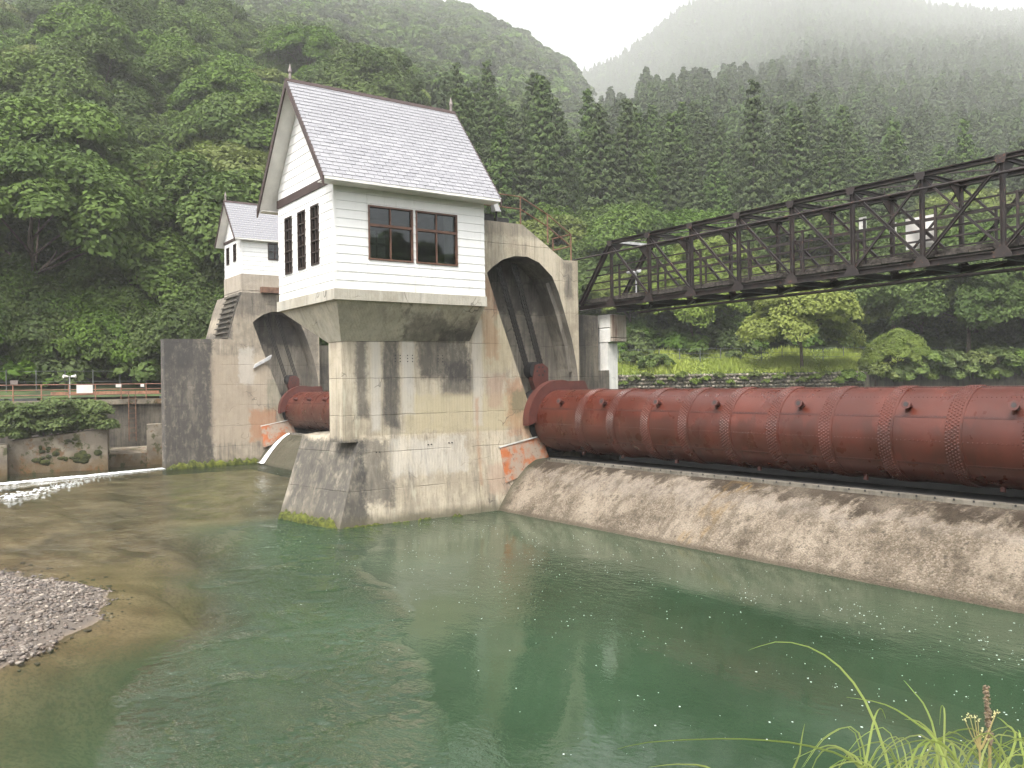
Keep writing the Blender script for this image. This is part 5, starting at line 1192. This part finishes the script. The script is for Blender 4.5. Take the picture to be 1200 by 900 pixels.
# ------------------------------------------------------------------ white water and foam flecks
def foam_patch(name, pts, wfun, label, seed):
    rs = np.random.RandomState(seed); V = []; F = []; n_ = 70; m_ = 10
    A, B = Vector(pts[0]), Vector(pts[1]); d_ = (B - A).normalized(); s_ = Vector((-d_.y, d_.x, 0))
    for i in range(n_ + 1):
        f = i / n_; q = A.lerp(B, f); wd = wfun(f)
        for j in range(m_ + 1):
            g = j / m_; hgt = .02 + .11 * math.sin(g * math.pi) * (.4 + .9 * rs.rand()) * min(1, wd); V.append(q + s_ * ((g - .5) * 2 * wd * (.9 + .2 * rs.rand())) + Vector((rs.uniform(-.1, .1), rs.uniform(-.1, .1), hgt if 0 < j < m_ else -.03)))
    for i in range(n_):
        for j in range(m_): k = i * (m_ + 1) + j; F.append((k, k + 1, k + m_ + 2, k + m_ + 1))
    mb = MB(); mb.add(V, F); o = mesh_obj(name, mb, M_FOAM, None, smooth=True); o['kind'] = 'stuff'; o['label'] = label; return o
def froth(name, A, B, wfun, n, label, seed, smax=.15):
    rs = np.random.RandomState(seed); f = rs.rand(n); A = np.array(A); B = np.array(B); d_ = (B - A) / np.linalg.norm(B - A); sd_ = np.array([-d_[1], d_[0]])
    off = rs.randn(n) * np.array([wfun(q_) for q_ in f]); pts = A + np.outer(f, B - A) + np.outer(off, sd_)
    nr.seed(seed); o = lk(name, stones(name, np.column_stack([pts, np.zeros(n) + .004]), .02, smax, M_FOAM, .2, 1.8)); o['kind'] = 'stuff'; o['label'] = label
froth('white_water', (-50.5, 11.7), (-46.4, .5), lambda q_: .20 - .06 * q_ + .08 * math.sin(q_ * 9) ** 2, 8000, 'churning white water along the mossy wall', 1)
froth('white_water', (-48.5, 8.5), (-40.5, 2.6), lambda q_: .35, 220, 'thin streaks of foam drifting off the white water', 2)
# spill over the far weir beside the far pier
mb = MB(); V = []; F = []
for i in range(25):
    f = i / 24; y = 18.3 - 1.9 * f; q_ = max(0, (y - 16.6) / 1.9); z = 1.66 * (1 - (1 - min(1, q_)) ** 1.55) + .06
    for j in range(5): V.append((-49.2 + f * .25 + (j - 2) * (.10 + .10 * f), y, (z if y > 16.6 else .06) + .05 * math.sin(j / 4 * math.pi) + rng.uniform(0, .03)))
for i in range(24):
    for j in range(4): k = i * 5 + j; F.append((k, k + 1, k + 6, k + 5))
mb.add(V, F); o = mesh_obj('spilling_water', mb, M_FOAM, None, smooth=True); o['kind'] = 'stuff'; o['label'] = 'narrow white spill of water down the far weir'
# flecks
nr.seed(21); n = 9000; fx = nr.uniform(-24.4, -3, n); fy = nr.uniform(3, 16.4, n)
lane = np.exp(-((fy - 13.2 - .06 * (fx + 15)) / 2.2) ** 2) + .30 * np.exp(-((fy - 9.5) / 3.) ** 2); clump = .1 + .8 * np.sin(fx * .7 + fy * 2.6 + 1.5 * np.sin(fx * .5 - fy * .6)) * np.sin(fy * .8 + fx * 1.3 + np.sin(fy * 2.1))
k = (nr.rand(n) < lane * np.clip(clump + .3, .1, 1)) & (fy < 16.3); fx, fy = fx[k], fy[k]; n = len(fx); rad = .0035 + .0105 * nr.rand(n) ** 3
ang = np.arange(6) * math.tau / 6
V = np.stack([fx[:, None] + rad[:, None] * np.cos(ang) * (1 + .5 * nr.rand(n, 1)), fy[:, None] + rad[:, None] * np.sin(ang), np.full((n, 6), .006)], -1).reshape(-1, 3)
o = lk('foam_flecks', np_mesh('foam_flecks', V, np.arange(6 * n).reshape(-1, 6), [M_FOAM])); o['kind'] = 'stuff'; o['label'] = 'tiny white foam flecks drifting on the green pool'

# ------------------------------------------------------------------ foreground grass on the near bank
L_BLADE = leaf_mat('grass_blade', (.15, .21, .04), (.40, .44, .16), .35)
def pxp(u, v, d): q = Vector((0, 0, CAMZ)) + d * (fw + (u - 600) / FPX * rt - (v - 450) / FPX * up); return q
def blade(pts, w0, parent, twist=0.):
    """folded ribbon along points, tapering"""
    n_ = 14; P_ = [Vector(q) for q in pts]
    def cr(tt):
        m_ = len(P_) - 1; i = min(int(tt * m_), m_ - 1); f = tt * m_ - i; p0, p1, p2, p3 = P_[max(i - 1, 0)], P_[i], P_[i + 1], P_[min(i + 2, m_)]
        return .5 * ((2 * p1) + (p2 - p0) * f + (2 * p0 - 5 * p1 + 4 * p2 - p3) * f * f + (3 * p1 - p0 - 3 * p2 + p3) * f ** 3)
    V = []; F = []
    side = Vector((math.cos(twist), math.sin(twist), 0))
    for i in range(n_ + 1):
        tt = i / n_; q = cr(tt); ta = (cr(min(1, tt + .02)) - cr(max(0, tt - .02))).normalized(); s_ = ta.cross(Vector((fw.x, fw.y, 0)).cross(Vector((0, 0, 1))) * .3 + Vector((fw.x, fw.y, .4))).normalized(); nn = s_.cross(ta)
        w_ = w0 * (1 - tt ** 2.2) * (.65 + .35 * min(1, tt * 5)) + .0004
        V += [q - s_ * w_ + nn * w_ * .35, q, q + s_ * w_ + nn * w_ * .35]
    for i in range(n_):
        for j in range(2): k = i * 3 + j; F.append((k, k + 1, k + 4, k + 3))
    me = bpy.data.meshes.new('blade'); off = Vector(parent.location); me.from_pydata([tuple(Vector(v) - off) for v in V], [], F); me.materials.append(L_BLADE); me.polygons.foreach_set('use_smooth', [True] * len(F))
    a = me.attributes.new('tint', 'FLOAT', 'FACE'); a.data.foreach_set('value', [rng.random()] * len(F)); return lk('blade', me, parent)
def ground(u, d): q = pxp(u, 450, d); return Vector((q.x, q.y, 2.48))
tuft_spec = [
 ('tall arching grass tuft whose longest blade bends over the pool', 2.6, [[(1052, 960), (1030, 860), (1000, 800), (960, 764), (915, 752), (877, 762)], [(1010, 960), (1016, 890), (1024, 845), (1032, 830), (1038, 842)], [(1030, 960), (1010, 905), (985, 878), (962, 882), (948, 910)], [(938, 940), (938, 880), (943, 848)], [(1060, 950), (1005, 895), (950, 875), (900, 868), (840, 866), (760, 870), (723, 878)], [(900, 960), (840, 905), (800, 896), (760, 899)], [(1000, 960), (1010, 900), (990, 880), (968, 874), (930, 890)]]),
 ('dense leaning grass tuft with a doubled over blade beside the brown seed spike', 2.5, [[(1103, 960), (1106, 880), (1107, 835), (1103, 828), (1101, 850)], [(1100, 960), (1097, 870), (1085, 830), (1070, 810), (1059, 797)], [(1120, 960), (1100, 875), (1070, 845), (1035, 825), (992, 817)], [(1130, 960), (1105, 880), (1080, 848), (1060, 843)], [(1125, 960), (1120, 890), (1110, 868), (1080, 874), (1040, 900)], [(1140, 960), (1120, 890), (1090, 868), (1050, 876), (1000, 905)], [(1150, 960), (1170, 890), (1190, 878), (1225, 876)], [(1110, 960), (1140, 880), (1160, 870), (1190, 880), (1215, 900)], [(1090, 960), (1060, 900), (1040, 890), (1015, 910)], [(1180, 960), (1150, 890), (1120, 870), (1095, 866)], [(1160, 960), (1190, 870), (1178, 848), (1168, 840)], [(1200, 960), (1196, 870), (1193, 855)], [(1190, 960), (1160, 905), (1130, 895), (1100, 905)]])]
for lab, dep, bl_ in tuft_spec:
    g0 = ground(bl_[0][0][0] + 10, dep); th = thing('grass_tuft', lab, 'grass', tuple(g0))
    for b_ in bl_:
        dd = dep + rng.uniform(-.15, .2); pts = [g0 + Vector((rng.uniform(-.06, .06), rng.uniform(-.06, .06), 0))] + [pxp(u_, v_, dd + i * .02) for i, (u_, v_) in enumerate(b_)]
        blade(pts, rng.uniform(.0028, .0052), th)
    for k in range(34):
        u1 = bl_[0][0][0] + rng.uniform(-40, 130); dd = dep + rng.uniform(-.2, .3); s = rng.choice((-1, 1)) * rng.uniform(20, 80); v1 = rng.uniform(858, 915)
        blade([g0 + Vector((rng.uniform(-.1, .1), rng.uniform(-.1, .1), 0)), pxp(u1, 955, dd), pxp(u1 + s * .35, v1, dd), pxp(u1 + s, v1 + 4, dd), pxp(u1 + s * 1.5, v1 + 40, dd)], rng.uniform(.0014, .0038), th)
M_STEM = simple('dry_stem', (.30, .24, .10), .8, .2, 8); M_SEED = simple('brown_seed', (.15, .11, .075), .9, .4, 60); M_BUD = simple('cream_flower', (.55, .48, .25), .8, .15, 40)
g0 = ground(1165, 2.55); sp_ = thing('seed_spike', 'dry brown seed spike standing among the grass blades', 'seed head', tuple(g0))
mb = MB(); mb.path([g0, pxp(1160, 930, 2.55), pxp(1160, 870, 2.55), pxp(1156, 808, 2.55)], .006, 6, .004); mesh_obj('stem', mb, M_STEM, sp_)
mb = MB()
for k in range(260):
    f = rng.random(); q = pxp(1160 - 4.5 * f, 872 - 68 * f, 2.55); an = rng.uniform(0, 6.28); rr = rng.uniform(.002, .0095) * (1.1 - .3 * f); o_ = q + rt * math.cos(an) * rr + fw * math.sin(an) * rr; s = rng.uniform(.0025, .005)
    b = IV * s; mb.add([tuple(o_ + Vector(v)) for v in b], IF.tolist())
mesh_obj('seeds', mb, M_SEED, sp_, kind='stuff')
g0 = ground(1150, 2.5); fwd_ = thing('flowering_weed', 'weed with clusters of tiny cream buds beside the seed spike', 'weed', tuple(g0))
mb = MB(); mb.path([g0, pxp(1150, 930, 2.5), pxp(1148, 880, 2.5)], .004, 6, .003); ends = []
for (u_, v_) in ((1130, 842), (1136, 838), (1142, 840), (1146, 843), (1150, 855), (1166, 838), (1168, 834), (1148, 862), (1156, 866)): mb.path([pxp(1148, 880, 2.5), pxp((u_ + 1148) / 2, (v_ + 884) / 2, 2.5), pxp(u_, v_, 2.5)], .0025, 5, .0012); ends.append((u_, v_))
mesh_obj('stem', mb, M_STEM, fwd_)
mb = MB()
for (u_, v_) in ends:
    for k in range(7): o_ = pxp(u_ + rng.uniform(-3.5, 3.5), v_ + rng.uniform(-2.5, 3), 2.5 + rng.uniform(-.01, .01)); mb.add([tuple(o_ + Vector(v)) for v in IV * rng.uniform(.0012, .0024)], IF.tolist())
mesh_obj('buds', mb, M_BUD, fwd_, kind='stuff')

# ------------------------------------------------------------------ mist in the valley
t = NT('valley_haze'); vol = t.n('ShaderNodeVolumePrincipled', {'Color': (.97, .97, .98, 1), 'Density': HAZE, 'Anisotropy': .2}); t.t.links.new(vol.outputs[0], t.out.inputs['Volume'])
mb = MB(); xs = np.concatenate([V_[:, 0] for V_ in [np.stack([Xg.ravel()], -1)]]); mb.box((float(Xg.min()) - 15, min(float(Yg.min()), -120) - 15, -4.2), (max(float(Xg.max()), 150) + 15, float(Yg.max()) + 15, float(Zg.max()) + 30))
hz = mesh_obj('haze', mb, t.m); hz['kind'] = 'stuff'; hz['label'] = 'thin pale mist filling the valley'
for o in bpy.data.objects:
    if '_w' in o: del o['_w']
